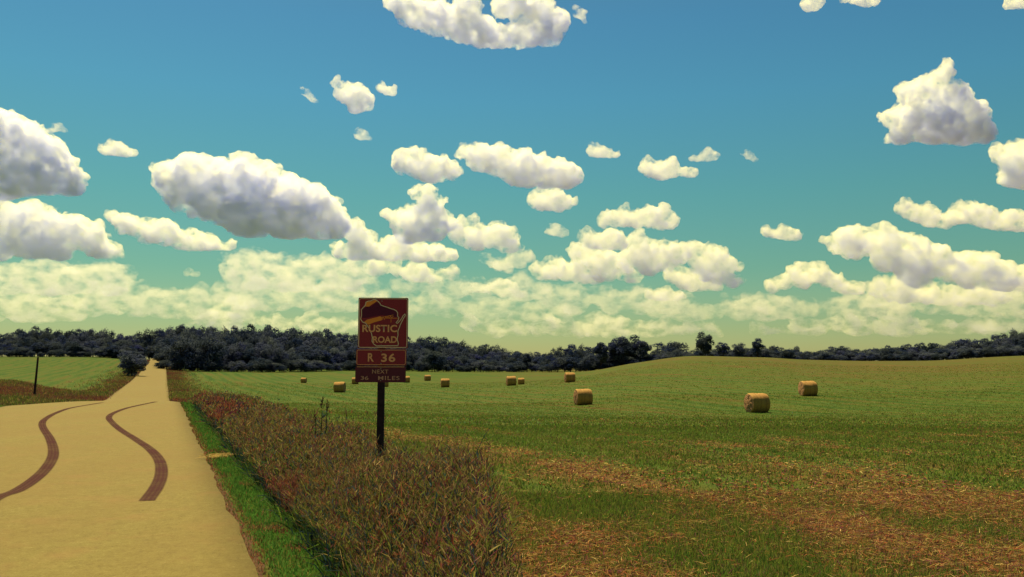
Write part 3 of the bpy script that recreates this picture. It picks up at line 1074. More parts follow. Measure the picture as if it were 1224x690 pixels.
# px, bottom py, pixel height, axis angle
BAL = [
    (905, 493, 23.5, 14, "largest round hay bale, nearest in the field, with a ragged end face"),
    (697, 484, 19.5, 13, "round hay bale alone on green grass straight below the gap-toothed tree clump"),
    (966, 473, 18.0, 5, "round hay bale highest up the hill slope, farthest right of all"),
    (681, 457, 12.0, 10, "round hay bale close under the wood where the hill begins"),
    (611, 461, 11.8, 10, "larger bale of the touching pair in mid field"),
    (623, 459.6, 8.0, 0, "small far bale half hidden behind its larger neighbour in mid field"),
    (532, 463, 10.6, 8, "round hay bale standing alone nearest to the sign's right side"),
    (511, 455.3, 7.2, 20, "small distant bale just above and left of another right of the sign"),
    (486, 457.4, 7.8, 10, "distant bale peeping out at the sign's right edge"),
    (460.5, 462.5, 7.2, 10, "distant bale mostly hidden behind the sign post top"),
    (424.5, 459.3, 8.2, 10, "distant bale peeping out at the lower left corner of the sign"),
    (406, 469, 12.8, -4, "round hay bale left of the sign, side-on with a bright top"),
    (363, 457.8, 5.2, -4, "tiniest pale bale, farthest off by the wood left of the sign"),
]


def find_depth(px, py, lo=25, hi=420, want=None):
    Ys = np.linspace(lo, hi, 1600)
    pts = np.array([at(px, py, y) for y in Ys])
    d = pts[:, 2] - height(pts[:, 0], pts[:, 1])
    cr = np.nonzero((d[:-1] > 0) & (d[1:] <= 0))[0]
    if len(cr) == 0: return want
    if want is None: return Ys[cr[0]]
    return Ys[cr[np.argmin(np.abs(Ys[cr] - want))]]


for i, (px, py, hpx, axis, lab) in enumerate(BAL):
    want = 1.42 / hpx * F
    Y = find_depth(px, py, max(30, want * 0.6), want * 1.6, want) or want
    x = (px - 612) / F * Y / cp * (cp)
    p = at(px, py, Y)
    x = p[0]
    root = empty("hay_bale", (x, Y, hz(x, Y) - 0.02), math.radians(axis))
    s = hpx * Y / F / 1.42
    s = min(max(s, 0.85), 1.2)
    root.scale = (s, s, s)
    tag(root, lab, "hay bale", "round hay bales lying in the field")
    bd, en = BALES[i % 3]
    o = bpy.data.objects.new("wrapped_side", bd); COL.objects.link(o); o.parent = root
    for e in en:
        o = bpy.data.objects.new("end_face", e); COL.objects.link(o); o.parent = root

# ------------------------------------------------------------------ trees


def ico(sub):
    import bmesh
    bm = bmesh.new(); bmesh.ops.create_icosphere(bm, subdivisions=sub, radius=1.0)
    v = np.array([q.co[:] for q in bm.verts]); f = np.array([[w.index for w in q.verts] for q in bm.faces])
    bm.free()
    return v, f


def crown_mesh(seed, kind):
    """unit tree: height 1, crown of many leaf clumps; width given by the lobes."""
    rng = np.random.default_rng(seed)
    lobes = []
    if kind == "round":
        nl, zc0, rx, rz = 30, 0.50, 0.36, 0.46
    elif kind == "tall":
        nl, zc0, rx, rz = 24, 0.58, 0.24, 0.42
    elif kind == "spread":
        nl, zc0, rx, rz = 34, 0.52, 0.52, 0.44
    elif kind == "bush":
        nl, zc0, rx, rz = 30, 0.48, 0.50, 0.46
    else:                                                       # open
        nl, zc0, rx, rz = 17, 0.60, 0.30, 0.38
    for k in range(nl):
        d = rng.normal(0, 1, 3); d /= np.linalg.norm(d)
        q = rng.uniform(0.35, 0.92)
        c = np.array([d[0] * rx * q, d[1] * rx * q, zc0 + d[2] * rz * q])
        r = rng.uniform(0.10, 0.19) * (0.78 if kind in ("tall", "open") else 1.0) * (1.25 if kind in ("spread", "bush") else 1)
        c[2] = max(c[2], r * 0.55 + {"bush": -0.03, "round": -0.02, "spread": -0.02}.get(kind, 0.07))
        lobes.append((c, r))
    V, Q, C = [], [], []
    n = 0
    per = 230 if kind != "open" else 150
    for c, r in lobes:
        d = rng.normal(0, 1, (per, 3)); d /= np.linalg.norm(d, axis=1, keepdims=True)
        d[:, 2] = np.where(d[:, 2] < -0.55, -d[:, 2] * 0.5, d[:, 2])
        rad = r * rng.uniform(0.72, 1.08, per) * (1 + 0.22 * vnoise(d * 2.5 + c * 9, seed))
        p = c + d * rad[:, None] * np.array([1, 1, 0.85])
        nr = d + rng.normal(0, 0.33, (per, 3)); nr /= np.linalg.norm(nr, axis=1, keepdims=True)
        t1 = np.cross(nr, rng.normal(0, 1, (per, 3))); t1 /= np.linalg.norm(t1, axis=1, keepdims=True) + 1e-9
        t2 = np.cross(nr, t1)
        sz = rng.uniform(0.010, 0.023, (per, 1)) * (1.15 if kind != "open" else 0.9)
        asp = rng.uniform(0.6, 1.2, (per, 1))
        quad = np.stack([p - t1 * sz, p + t2 * sz * asp, p + t1 * sz, p - t2 * sz * asp], 1)
        V.append(quad.reshape(-1, 3))
        Q.append(n + np.arange(per * 4).reshape(-1, 4)); n += per * 4
        fac = np.clip(rng.uniform(0, 1) * 0.75 + rng.uniform(-0.08, 0.25, per), 0, 1)     # each clump has its own leaf tone
        C.append(np.repeat(fac, 4))
    C = np.concatenate(C)
    return raw_mesh("crown", np.vstack(V), [np.vstack(Q)], np.stack([C, C, C], -1)), lobes


def trunk_mesh(seed, lobes, r0=0.022):
    rng = np.random.default_rng(seed)
    V, Q, n = [], [], 0
    k = 7

    def limb(a, b, ra, rb, bend):
        nonlocal n
        a, b = np.array(a), np.array(b)
        d = b - a; d /= np.linalg.norm(d)
        u = np.cross(d, [0.3, 1, 0.2]); u /= np.linalg.norm(u); w = np.cross(d, u)
        an = np.linspace(0, 2 * PI, k + 1)[:-1]
        m = 5
        for t in np.linspace(0, 1, m):
            c = a + (b - a) * t + bend * math.sin(t * PI)
            r = ra + (rb - ra) * t
            V.append(c + r * (np.cos(an)[:, None] * u + np.sin(an)[:, None] * w))
        for j in range(m - 1):
            for i in range(k):
                Q.append([n + j * k + i, n + j * k + (i + 1) % k, n + (j + 1) * k + (i + 1) % k, n + (j + 1) * k + i])
        n += m * k
    limb((0, 0, -0.03), (rng.uniform(-.02, .02), rng.uniform(-.02, .02), 0.62), r0, r0 * 0.45, rng.normal(0, 0.01, 3))
    for i in rng.choice(len(lobes), min(9, len(lobes)), replace=False):
        c, r = lobes[i]
        z = min(0.5, max(0.16, c[2] - 0.22 + rng.uniform(-.05, .05)))
        limb((0, 0, z), c, r0 * 0.5, r0 * 0.12, rng.normal(0, 0.012, 3))
    return raw_mesh("trunk", np.vstack(V), [np.array(Q)], smooth=True)


KINDS = ["round", "round", "tall", "spread", "bush", "open", "bush", "tall"]
PROTO = {}
for i, kd in enumerate(KINDS):
    for mi in range(4):
        pass
    cm, lb = crown_mesh(100 + i, kd)
    tm = trunk_mesh(300 + i, lb)
    tm.materials.append(M_BARK)
    crowns = []
    for mi in range(4):
        c2 = cm.copy() if mi else cm
        c2.materials.append(M_LEAF[mi])
        crowns.append(c2)
    PROTO[i] = (crowns, tm)
TR = random.Random(5)
WID = {"round": .95, "tall": .68, "spread": 1.3, "bush": 1.25, "open": .8}


def tree(px, Y, top_py=None, h=None, proto=0, leaf=0, wide=1.0, label=None, group=None, cat="tree", name="broadleaf_tree", sink=0.0):
    x = (px - 612) / F * Y * 1.0
    p = at(px, 430, Y); x = p[0]
    zb = hz(x, Y) - sink
    if h is None:
        h = at(px, top_py, Y)[2] - zb
    h = max(h, 1.2)
    root = empty(name, (x, Y, zb), TR.uniform(0, 6.28))
    root.scale = (h * wide, h * wide, h)
    tag(root, label, cat, group)
    crowns, tm = PROTO[proto]
    o = bpy.data.objects.new("trunk", tm); COL.objects.link(o); o.parent = root
    o = bpy.data.objects.new("crown", crowns[leaf]); COL.objects.link(o); o.parent = root
    return root


def sky_interp(pts):
    xs = [p[0] for p in pts]; ys = [p[1] for p in pts]
    return lambda x: float(np.interp(x, xs, ys))


def wood(x0, x1, skyline, rows, label, group, leafs=(0, 0, 1), protos=(0, 1, 3, 4, 6), under=None):
    """rows: (depth fn, pixel step, drop px, height jitter) from the back row to the front row"""
    f = sky_interp(skyline)
    for (Yf, step, drop, jit) in rows:
        px = x0 + TR.uniform(0, step * 0.5)
        while px < x1:
            Y = (Yf(px) if callable(Yf) else Yf) + TR.uniform(-6, 6)
            top = f(px) + drop + TR.uniform(-jit, jit)
            pr = TR.choice(protos)
            hpx = None
            x = at(px, 430, Y)[0]
            h = at(px, top, Y)[2] - hz(x, Y)
            if h > 2.5:
                wpx = step * 1.9
                wn = wpx * Y / F / h / WID[KINDS[pr]]
                tree(px, Y, h=h * TR.uniform(0.98, 1.03), proto=pr, leaf=TR.choice(leafs), wide=min(max(wn, 0.6), 1.9) * TR.uniform(0.9, 1.15), label=label, group=group)
            px += step * TR.uniform(0.75, 1.25)
    if under:
        Yf, step, nm = under
        px = x0
        while px < x1:
            Y = (Yf(px) if callable(Yf) else Yf) + TR.uniform(-3, 3)
            tree(px, Y, h=TR.uniform(2.6, 5.2), proto=TR.choice((4, 6)), leaf=TR.choice((0, 0, 3)), wide=TR.uniform(1.2, 1.9), sink=0.15,
                 label="low dark bush along the foot of " + nm, group="bushes along the foot of " + nm, name="bush", cat="bush")
            px += step * TR.uniform(0.7, 1.3)


# left wood
wood(-40, 166, [(-60, 400), (0, 397), (25, 394), (60, 391), (90, 393), (120, 395), (150, 397), (168, 403)],
     [(440, 13, 0, 2.0), (425, 13, 5, 3), (412, 12, 11, 3), (402, 12, 17, 3)],
     "dark leafy tree in the long wood across the field left of the road", "wood left of the road", (0, 0, 0, 1), under=(394, 11, "the wood left of the road"))
# the gap at the road's end
wood(166, 200, [(160, 398), (172, 394), (185, 393), (200, 389)], [(540, 10, 0, 1.5), (530, 9, 10, 2), (526, 9, 22, 3)],
     "dark tree closing the view at the far end of the road", "trees at the far end of the road", (0, 0))
# big wood right of the road
wood(196, 432, [(190, 391), (205, 388), (218, 386), (240, 388), (270, 391), (300, 388), (330, 390), (360, 394), (385, 393), (410, 395), (430, 398)],
     [(430, 15, 0, 1.6), (400, 15, 4, 3), (365, 17, 12, 4), (340, 17, 20, 5), (lambda p: 300 + max(0, (p - 330)) * 0.4, 17, 24, 5)],
     "dark leafy tree in the big wood between the road and the sign", "big wood right of the road", (0, 0, 1, 3, 0), under=(lambda p: 291 + max(0, (p - 330)) * 0.4, 13, "the big wood"))
# middle wood behind and right of the sign
wood(426, 655, [(426, 398), (486, 403), (510, 403), (540, 405), (560, 410), (585, 413), (605, 416), (620, 418), (632, 422), (655, 422)],
     [(430, 14, 0, 1.5), (400, 14, 5, 2.5), (375, 14, 11, 3), (352, 14, 18, 3.5)],
     "dark leafy tree in the low wood behind the bales right of the sign", "middle wood", (0, 3, 1, 0), under=(343, 12, "the wood behind the bales"))
# rise beside the hill
wood(655, 716, [(650, 424), (660, 415), (672, 412), (685, 411), (700, 413), (715, 413)],
     [(360, 13, 0, 1.5), (345, 13, 7, 2.5), (330, 13, 15, 2.5)],
     "leafy tree in the rounded grove where the hill begins", "grove at the foot of the hill", (3, 1, 0))
# line behind the hill
wood(700, 920, [(700, 421), (760, 421), (790, 419), (830, 419), (920, 419)],
     [(335, 11, 0, 1.5), (325, 12, 3, 1.5)],
     "low dark tree in the row just behind the hill crest", "row behind the hill crest", (0, 3), under=(322, 9, "the row behind the hill crest"))
wood(915, 1150, [(915, 415), (930, 413), (950, 414), (965, 419), (985, 417), (1012, 415), (1030, 418), (1060, 414), (1095, 412), (1120, 411), (1150, 412)],
     [(400, 11, 0, 2.0), (385, 12, 4, 2.5)],
     "small dark round tree in the long row along the field's far right edge", "long tree row at the far edge", (0, 0, 3), under=(378, 9, "the long row at the far edge"))
wood(1140, 1260, [(1135, 412), (1146, 406), (1170, 408), (1190, 401), (1210, 395), (1224, 391), (1260, 389)],
     [(400, 14, 0, 1.5), (385, 13, 6, 2), (372, 14, 13, 3)],
     "leafy tree in the wood rising at the right end of the field", "wood at the right end", (0, 1, 0), under=(364, 10, "the wood at the right end"))

# trees that stand out
tree(158, 205, top_py=419, proto=0, leaf=0, wide=1.32, sink=0.5, label="round dark bushy tree standing alone beside the road's left bank")
tree(177, 470, top_py=411, proto=5, leaf=2, wide=1.0, label="small rusty brown tree at the road's far left side", name="small_tree")
tree(66, 399, h=7.0, proto=6, leaf=2, wide=0.9, label="faded reddish shrub at the edge of the left wood", name="shrub", cat="shrub")
tree(216, 287, top_py=400, proto=4, leaf=0, wide=1.0, label="broad dark tree at the wood's corner beside the far road")
tree(247, 290, top_py=398, proto=4, leaf=1, wide=0.95, label="pale-crowned broad tree on the front edge of the big wood")
tree(378, 335, top_py=430, proto=5, leaf=1, wide=1.0, label="small loose young tree standing before the big wood's right end", name="small_tree")
tree(520, 338, top_py=419, proto=6, leaf=1, wide=1.2, label="rounded pale green bush at the wood's front, right of the sign", name="bush", cat="bush")
tree(582, 336, top_py=435, proto=6, leaf=3, wide=1.4, label="low rounded bush before the wood, above the far bales", name="bush", cat="bush")
tree(630, 345, top_py=420, proto=7, leaf=1, wide=0.9, label="narrow upright tree in the dip before the rounded grove")
tree(718, 318, top_py=405, proto=7, leaf=1, wide=1.0, label="thin upright tree beside a gap of sky on the hill's left shoulder")
tree(739, 322, top_py=402, proto=1, leaf=1, wide=1.0, label="tall full tree right of the gap of sky on the hill's left shoulder")
tree(752, 325, top_py=400, proto=0, leaf=1, wide=1.0, label="tallest tree of the clump on the hill's left shoulder")
tree(767, 322, top_py=403, proto=7, leaf=1, wide=1.1, label="narrow tree ending the clump on the hill's left shoulder")
tree(800, 345, top_py=407, proto=3, leaf=0, wide=1.55, label="wide dark dome-shaped tree behind the top of the hill")
tree(843, 290, top_py=396, proto=0, leaf=1, wide=0.88, label="tall two-lobed tree rising highest above the hill top")
tree(864, 300, top_py=409, proto=1, leaf=3, wide=1.1, label="grey-green tree just right of the tallest hilltop tree")
tree(884, 305, top_py=409, proto=4, leaf=1, wide=1.0, label="bushy tree between two taller hilltop trees")
tree(906, 305, top_py=404, proto=1, leaf=2, wide=0.95, label="brownish tall tree on the hill's right shoulder")
tree(1068, 398, top_py=413, proto=5, leaf=1, wide=2.0, label="thin pale flat-topped tree over the long dark row")
tree(1158, 396, top_py=404, proto=3, leaf=0, wide=1.5, label="dark dome-shaped tree left of the wood at the right end")
for px, Y in ((1110, 352), (1118, 350), (1128, 353)):
    tree(px, Y, top_py=422, proto=6, leaf=2, wide=1.5, label="low pale pinkish shrub before the dark row at the field's far edge", group="pale shrubs at the far edge", name="shrub", cat="shrub")

# ------------------------------------------------------------------ clouds
ICO_V, ICO_F = ico(2)


def cloud_mat(sig, ppx, soft):
    # low banks are seen through more of the yellowish summer air, so their vapour is tinted
    """scattering vapour whose density billows and frays"""
    k = N("cloud_vapour")
    v = k.n("ShaderNodeVolumeScatter")
    v.inputs["Color"].default_value = (0.972, 0.918, 0.42, 1) if not soft else (0.975, 0.925, 0.48, 1)
    v.inputs["Anisotropy"].default_value = 0.38
    co = mapping(k, k.obj(), scale=(1 / ppx,) * 3)
    n1 = k.noise(mapping(k, co, scale=(0.6, 0.6, 0.9)) if soft else co, 0.085 if soft else 0.062, 8, 0.60 if soft else 0.63)
    d = k.math("MULTIPLY", k.math("SUBTRACT", n1, 0.45 if soft else 0.405), 6.0 if soft else 3.0, clamp=True)
    k.l(k.math("MULTIPLY", d, sig), v.inputs["Density"])
    k.l(v.outputs[0], k.out.inputs["Volume"])
    k.m.cycles.volume_step_rate = 0.35
    return k.m


CLOUD_N = [0]


def cloud(label, blobs, base_py, mfp=4.0, Dfix=None, group=None, flat=0.35, lev=2, disp=1.0):
    CLOUD_N[0] += 1
    rng = np.random.default_rng(1000 + CLOUD_N[0])
    el = at(612, base_py, 1.0)[2] - CAMZ
    D = Dfix or min(1000.0 / max(el, 1e-3), 17000.0)
    ppx = D / F                                        # metres per pixel out there
    sph = []
    full = list(blobs)
    for ax, ay, ar in blobs:                                            # ragged scraps round the rim
        for q in range(2):
            an = rng.uniform(-0.4, PI + 0.4); rr = ar * rng.uniform(0.85, 1.25)
            full.append((ax + rr * math.cos(an), ay - rr * 0.8 * math.sin(an), ar * rng.uniform(0.14, 0.3)))
    blobs = list(blobs)
    for (ax, ay, ar), (bx, by, br) in zip(blobs[:-1], blobs[1:]):      # bridge neighbours into one body
        if math.hypot(ax - bx, ay - by) < 1.9 * (ar + br):
            full.append(((ax + bx) / 2, (ay + by) / 2 + 1, (ar + br) / 2 * 0.92))
    for px, py, r in full:
        R = r * ppx * 1.28
        c = at(px, py, D + rng.uniform(-0.35, 0.35) * R)
        sph.append((c, R))
        n1 = 12 if r > 9 else 7
        for k in range(n1):
            d = rng.normal(0, 1, 3); d /= np.linalg.norm(d)
            if d[2] < -0.2: d[2] *= -0.6
            R1 = R * rng.uniform(0.22, 0.42)
            c1 = c + d * R * rng.uniform(0.72, 0.98)
            sph.append((c1, R1))
            if lev > 1 and R1 / ppx > 3:
                for j in range(6):
                    d2 = rng.normal(0, 1, 3); d2 /= np.linalg.norm(d2)
                    if d2[2] < -0.3: d2[2] *= -0.5
                    sph.append((c1 + d2 * R1 * rng.uniform(0.7, 0.98), R1 * rng.uniform(0.26, 0.48)))
    zb = at(612, base_py, D)[2]
    V, Fc = [], []
    for i, (c, R) in enumerate(sph):
        V.append(c + ICO_V * R); Fc.append(ICO_F + i * len(ICO_V))
    V = np.vstack(V)
    low = V[:, 2] < zb
    V[low, 2] = zb + (V[low, 2] - zb) * flat
    org = V.mean(0)
    me = raw_mesh("cloud", V - org, [np.vstack(Fc)])
    o = bpy.data.objects.new("cloud", me); COL.objects.link(o)

    def remesh(o, size):
        md = o.modifiers.new("join", "REMESH"); md.mode = "VOXEL"; md.voxel_size = size; md.adaptivity = 0.0
        dg = bpy.context.evaluated_depsgraph_get()
        m2 = bpy.data.meshes.new_from_object(o.evaluated_get(dg))
        o.modifiers.clear()
        old = o.data; o.data = m2; bpy.data.meshes.remove(old)
    remesh(o, ppx * 1.5)
    me = o.data
    nv = len(me.vertices)
    co = np.empty(nv * 3, np.float32); me.vertices.foreach_get("co", co); co = co.reshape(-1, 3)
    no = np.empty(nv * 3, np.float32); me.vertices.foreach_get("normal", no); no = no.reshape(-1, 3)
    q = co / ppx
    dsp = (fbm(q / 24.0 + CLOUD_N[0] * 5.3, 3, 40) * 8.5 + fbm(q / 9.0 + CLOUD_N[0] * 3.1, 3, 50) * 4.0
           + (0.5 - np.abs(vnoise(q / 5.0, 77))) * 3.4 + vnoise(q / 2.4, 99) * 1.5) * ppx * disp
    bottom = np.clip((co[:, 2] + org[2] - zb) / (10 * ppx) + 0.35, 0.35, 1)
    co = co + no * (dsp * bottom)[:, None]
    me.vertices.foreach_set("co", co.astype(np.float32).ravel())
    me.update()
    remesh(o, ppx * 1.35)                       # clean skin again after the billowing
    me = o.data
    me.polygons.foreach_set("use_smooth", np.ones(len(me.polygons), bool))
    me.update()
    o.location = org
    me.materials.append(cloud_mat((1.75 if mfp < 7 else 1.05) / (mfp * ppx), ppx, mfp > 7))
    tag(o, label, "cloud", group or "fair-weather clouds in the sky")
    return o


cloud("scrap of cloud cut by the top edge, right of centre", [(966, 2, 5), (975, 5, 5)], 14, 5)
cloud("flat scrap of cloud on the top edge, farther right", [(1012, -1, 6), (1030, 0, 7), (1046, -2, 6)], 8, 5)
cloud("scrap of cloud in the top right corner", [(1204, 2, 6), (1216, 4, 7), (1230, 3, 8)], 14, 5)
cloud("thin wisp right of the top ragged cloud", [(689, 10, 2.6), (693, 16, 3.6), (697, 22, 3), (701, 27, 2)], 30, 8)
cloud("tiny wisp right of the upper left-edge cumulus", [(56, 157, 2.6), (63, 154, 4), (71, 153, 3.4), (78, 156, 2)], 160, 8)
cloud("biggest cumulus cloud with grey underside, left of centre", [(205, 215, 18), (200, 206, 12), (235, 210, 22), (262, 222, 28), (290, 222, 26), (310, 232, 28), (335, 243, 28), (360, 250, 28), (385, 262, 22), (400, 273, 14), (300, 255, 26), (255, 238, 22), (222, 233, 16), (345, 266, 22)], 284, 3.2)
cloud("tall cumulus cloud cut by the left edge, upper of two", [(-6, 165, 30), (18, 158, 20), (35, 175, 24), (58, 192, 22), (75, 214, 16), (20, 205, 26), (50, 214, 20), (0, 215, 24), (86, 226, 8)], 232, 3.4)
cloud("wide cumulus cloud cut by the left edge, lower of two", [(6, 262, 18), (30, 262, 18), (55, 272, 20), (85, 276, 18), (110, 288, 16), (130, 300, 10), (30, 288, 20), (70, 296, 16), (-8, 292, 20)], 310, 4)
cloud("long cloud tapering to the right under the biggest cumulus", [(135, 259, 9), (150, 267, 12), (175, 276, 12), (200, 281, 12), (225, 288, 10), (250, 291, 9), (274, 293, 7)], 298, 4)
cloud("small flat puff above and left of the biggest cumulus", [(126, 178, 7), (142, 179, 8), (158, 182, 6)], 186, 4)
cloud("bright lumpy cloud trailing off the biggest cumulus's right end", [(424, 278, 11), (438, 291, 11), (425, 302, 10), (456, 302, 12), (480, 300, 12), (405, 300, 9), (500, 304, 11), (520, 306, 10), (540, 308, 7)], 310, 4.0)
cloud("stepped cumulus tower just above the sign's top right", [(502, 232, 9), (516, 244, 13), (497, 262, 15), (480, 264, 13), (464, 260, 8), (530, 262, 12), (488, 280, 12), (520, 274, 13)], 288, 3.8)
cloud("ragged pale cloud touching the stepped tower's right side", [(550, 276, 12), (572, 286, 13), (592, 281, 12), (612, 290, 11), (568, 263, 6), (622, 296, 6)], 300, 5)
cloud("rounded puff high above the sign, left of the long one", [(478, 186, 9), (498, 194, 14), (520, 200, 13), (540, 204, 10), (514, 210, 12), (480, 198, 9)], 217, 4)
cloud("long bright cloud in the upper middle sloping down to the right", [(555, 183, 8), (575, 189, 14), (600, 192, 16), (625, 199, 18), (650, 204, 16), (676, 212, 13), (630, 214, 12)], 224, 3.6)
cloud("small cloud hanging below the long bright one's right end", [(648, 240, 10), (668, 243, 11), (685, 240, 5)], 254, 4.5)
cloud("bright ragged cloud cut by the top edge of the sky", [(478, 8, 12), (500, 17, 14), (525, 22, 16), (550, 30, 16), (575, 39, 16), (597, 46, 12), (622, 42, 15), (650, 38, 15), (664, 26, 12), (640, 14, 14), (600, 6, 12), (660, 46, 9), (620, -6, 14), (560, 4, 14)], 55, 4.2)
cloud("small tilted puff high up, left of centre", [(404, 101, 7), (416, 111, 11), (431, 120, 11), (424, 127, 8)], 134, 4.5)
cloud("tiny puff beside the small tilted one", [(457, 105, 5), (468, 108, 6)], 113, 5)
cloud("small round puff right of the long bright cloud", [(712, 180, 7), (722, 182, 8), (736, 184, 4)], 188, 4.5)
cloud("fish-shaped cloud with a thin tail right of centre", [(778, 200, 10), (794, 204, 11), (815, 206, 5), (828, 207, 3)], 214, 4.5)
cloud("thin streak over the fish-shaped cloud's tail", [(828, 188, 4), (840, 187, 5), (853, 186, 4)], 192, 8)
cloud("tiny faint puff between the fish-shaped cloud and the tall right one", [(884, 183, 3), (891, 183, 4.4), (898, 187, 4.4), (904, 190, 2.6)], 193, 8)
cloud("tall cumulus with a spike on top, upper right", [(1131, 75, 5), (1127, 86, 7), (1120, 97, 10), (1085, 112, 11), (1108, 116, 16), (1138, 122, 18), (1158, 138, 17), (1088, 142, 20), (1120, 148, 22), (1152, 156, 18), (1176, 161, 9), (1080, 160, 13)], 172, 3.4)
cloud("cumulus cut by the right edge under the spiked one", [(1198, 184, 11), (1216, 190, 16), (1212, 208, 14), (1240, 206, 24)], 222, 4)
cloud("long lumpy cloud reaching the right edge, with two humps", [(1082, 247, 9), (1102, 257, 11), (1128, 264, 10), (1146, 254, 11), (1166, 258, 12), (1190, 265, 10), (1215, 267, 10), (1235, 268, 9)], 274, 4.5)
cloud("small elongated puff low in the right half", [(917, 277, 7), (934, 279, 9), (951, 282, 7)], 287, 5)
cloud("wide grey-bellied cloud bank at the far right", [(1002, 290, 12), (1025, 288, 16), (1050, 289, 16), (1085, 299, 16), (1120, 314, 18), (1160, 324, 18), (1200, 332, 18), (1060, 308, 16), (1100, 326, 16), (1230, 334, 18)], 345, 5)
cloud("low domed cloud beneath the elongated puff on the right", [(928, 342, 8), (952, 332, 11), (975, 327, 11), (1000, 338, 11), (1025, 346, 9)], 352, 5)
cloud("flat-bottomed cloud right of centre, top of a heap", [(724, 263, 8), (745, 260, 10), (775, 258, 11), (802, 263, 9)], 274, 5)
cloud("small cloud at the left side of the central heap", [(702, 284, 10), (722, 289, 11), (740, 290, 8)], 298, 5.5)
cloud("lumpy cloud in the middle of the central heap", [(765, 295, 12), (785, 304, 14), (750, 311, 11), (810, 306, 11), (775, 320, 10)], 328, 5.5)
cloud("bright-topped low cloud left of the central heap", [(645, 322, 9), (664, 321, 12), (690, 328, 10), (710, 331, 7)], 338, 5)
cloud("ragged cloud at the right end of the central heap", [(832, 304, 10), (853, 305, 11), (868, 318, 12), (846, 324, 12), (874, 336, 8)], 342, 6)
cloud("ragged cloud filling the left flank of the central heap", [(690, 300, 9), (708, 306, 11), (726, 312, 12), (742, 322, 11), (718, 326, 9), (757, 332, 9)], 338, 5.5)
cloud("uneven cloud low on the right flank of the central heap", [(800, 326, 9), (818, 332, 11), (836, 336, 10), (856, 342, 9)], 348, 6)
cloud("soft patch of cloud below the ragged pale one", [(596, 318, 7), (612, 312, 8), (628, 306, 7)], 324, 7)
cloud("puffy cloud between the stepped tower and the sign", [(470, 318, 9), (448, 322, 10), (492, 326, 10), (512, 330, 9), (540, 326, 8)], 338, 6)
cloud("long soft cloud above the low bank on the far right", [(1050, 344, 10), (1080, 348, 12), (1110, 350, 12), (1150, 354, 12), (1190, 356, 12)], 364, 6.5)
cloud("little flat cloud under the central heap", [(776, 350, 7), (795, 352, 8), (811, 355, 6)], 360, 5)
cloud("faint low cloud right of the sign", [(560, 343, 7), (577, 341, 9), (600, 346, 9), (624, 350, 7)], 356, 8)
cloud("thin slanting cloud above the faint low one", [(580, 310, 6), (594, 316, 7), (608, 322, 6)], 328, 9)
cloud("little round puff below the small hanging cloud", [(652, 276, 4), (660, 273, 6), (669, 277, 4.5), (676, 280, 3)], 282, 8)
cloud("tiny round puff under the long tapering cloud", [(220, 327, 3.5), (227, 325, 5), (235, 328, 3.6)], 332, 7)
cloud("tiny high wisp left of the small tilted puff", [(361, 108, 2.2), (366, 112, 3), (372, 117, 3), (379, 121, 2)], 122, 8)
cloud("tiny wisp below the small tilted puff", [(423, 159, 2.6), (429, 161, 3.6), (435, 163, 3), (441, 166, 1.8)], 166, 8)


def bank(label, x0, x1, y0, y1, base, n, r, mfp, seed):
    g = np.random.default_rng(seed)
    xs = np.linspace(x0, x1, n) + g.uniform(-6, 6, n)
    ys = y0 + (y1 - y0) * np.linspace(0, 1, n) + g.uniform(-4, 4, n)
    cloud(label, [(x, y, r * q) for x, y, q in zip(xs, ys, g.uniform(0.6, 1.25, n))], base, mfp * 2.4, lev=1)


bank("hazy bank below the lower left-edge cloud", 4, 135, 333, 337, 350, 10, 17, 8, 1)
bank("long hazy bank low over the left wood", 70, 285, 352, 370, 380, 14, 15, 9, 2)
bank("hazy grey bank under the biggest cumulus", 280, 428, 322, 330, 348, 10, 18, 7, 3)
bank("second lower bank under the biggest cumulus", 262, 440, 350, 358, 372, 12, 15, 9, 4)
bank("faint low streak behind the sign's right side", 480, 665, 362, 374, 382, 14, 12, 9, 5)
bank("soft pale bank right of the sign above the lowest streak", 485, 650, 338, 348, 358, 12, 12, 10, 11)
bank("low broken streak under the bright-topped cloud", 650, 800, 352, 366, 376, 12, 13, 9, 6)
bank("faint low streak under the domed right cloud", 890, 1070, 364, 370, 382, 13, 13, 9, 7)
bank("faint low streak at the far right above the trees", 1050, 1260, 358, 368, 380, 14, 15, 9, 8)
bank("faint low streak over the left edge of the wood", -40, 90, 360, 374, 382, 9, 14, 9, 9)
bank("faint low streak above the hilltop trees", 780, 910, 366, 372, 382, 10, 12, 10, 10)
bank("lowest thin haze streak left of the sign", 230, 430, 380, 388, 396, 14, 9, 5.5, 12)
bank("lowest thin haze streak right of the sign", 560, 860, 388, 394, 404, 20, 9, 5.5, 13)
bank("lowest thin haze streak at the far right", 900, 1240, 392, 386, 400, 20, 10, 5.5, 14)

# ------------------------------------------------------------------ light
SUN_EL, SUN_AZ = math.radians(63), math.radians(-28)          # azimuth from +Y towards +X
sd = Vector((math.cos(SUN_EL) * math.sin(SUN_AZ), math.cos(SUN_EL) * math.cos(SUN_AZ), math.sin(SUN_EL)))
su = bpy.data.lights.new("sun", "SUN")
su.energy = 5.0
su.angle = math.radians(0.53)
su.color = (1.0, 0.86, 0.54)
su_o = bpy.data.objects.new("sun", su); COL.objects.link(su_o)
su_o.rotation_euler = (-sd).to_track_quat("-Z", "Y").to_euler()
su_o.location = (0, 0, 60)

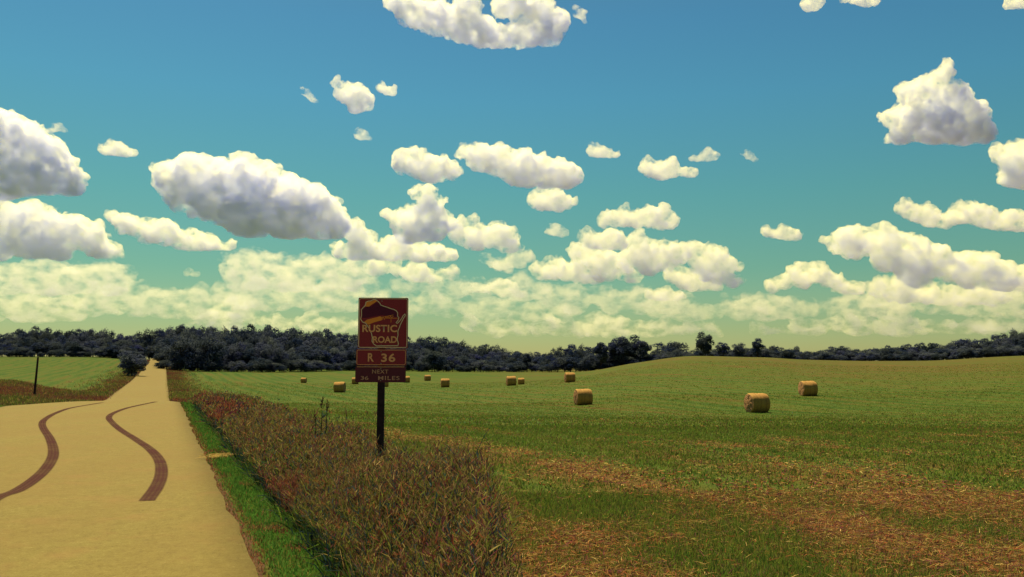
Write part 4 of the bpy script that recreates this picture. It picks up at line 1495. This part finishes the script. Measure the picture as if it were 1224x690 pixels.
w = bpy.data.worlds.new("World"); SC.world = w
w.use_nodes = True
t = w.node_tree; t.nodes.clear()
out = t.nodes.new("ShaderNodeOutputWorld"); bg = t.nodes.new("ShaderNodeBackground")
sky = t.nodes.new("ShaderNodeTexSky"); sky.sky_type = "NISHITA"; sky.sun_disc = False
sky.sun_elevation = SUN_EL; sky.sun_rotation = SUN_AZ
sky.air_density = 1.0; sky.dust_density = 0.6; sky.ozone_density = 1.5
tc = t.nodes.new("ShaderNodeTexCoord"); sx = t.nodes.new("ShaderNodeSeparateXYZ")
t.links.new(tc.outputs["Generated"], sx.inputs[0])
rp = t.nodes.new("ShaderNodeValToRGB")
TINT = [(0.0, (1.0, 1.0, 1.0)), (1.0, (1, 1, 1))]
TINT = [(0.0, (.72, .70, .36)), (.044, (.575, .67, .36)), (.112, (.40, .69, .43)), (.197, (.35, .76, .55)), (.304, (.33, .79, .73)), (.386, (.32, .74, .75)), (.60, (.43, .57, .56)), (1.0, (.56, .57, .48))]
while len(rp.color_ramp.elements) < len(TINT): rp.color_ramp.elements.new(0.5)
for e, (p, c) in zip(rp.color_ramp.elements, TINT): e.position = p; e.color = (*c, 1)
t.links.new(sx.outputs[2], rp.inputs[0])
mx = t.nodes.new("ShaderNodeVectorMath"); mx.operation = "MULTIPLY"
t.links.new(sky.outputs[0], mx.inputs[0]); t.links.new(rp.outputs[0], mx.inputs[1])
rb = t.nodes.new("ShaderNodeValToRGB")
mr = t.nodes.new("ShaderNodeMapRange"); mr.inputs[1].default_value = -1.0; mr.inputs[2].default_value = 1.0
t.links.new(sx.outputs[1], mr.inputs[0]); t.links.new(mr.outputs[0], rb.inputs[0])
rb.color_ramp.elements[0].position = 0.25; rb.color_ramp.elements[0].color = (0.78, 0.64, 0.58, 1)
rb.color_ramp.elements[1].position = 0.85; rb.color_ramp.elements[1].color = (1, 1, 1, 1)
mx2 = t.nodes.new("ShaderNodeVectorMath"); mx2.operation = "MULTIPLY"
t.links.new(mx.outputs[0], mx2.inputs[0]); t.links.new(rb.outputs[0], mx2.inputs[1])
t.links.new(mx2.outputs[0], bg.inputs[0])
bg.inputs[1].default_value = 0.0666
t.links.new(bg.outputs[0], out.inputs[0])

# ------------------------------------------------------------------ render settings
SC.view_settings.view_transform = "Standard"
SC.view_settings.look = "None"
SC.view_settings.exposure = 0.6
SC.view_settings.gamma = 1.0
SC.view_settings.use_curve_mapping = False
SC.render.engine = "CYCLES"
cy = SC.cycles
cy.max_bounces = 34; cy.diffuse_bounces = 3; cy.glossy_bounces = 2; cy.transmission_bounces = 4
cy.volume_bounces = 32; cy.transparent_max_bounces = 12
cy.sample_clamp_indirect = 8.0
cy.use_denoising = True
cy.denoiser = "OPENIMAGEDENOISE"
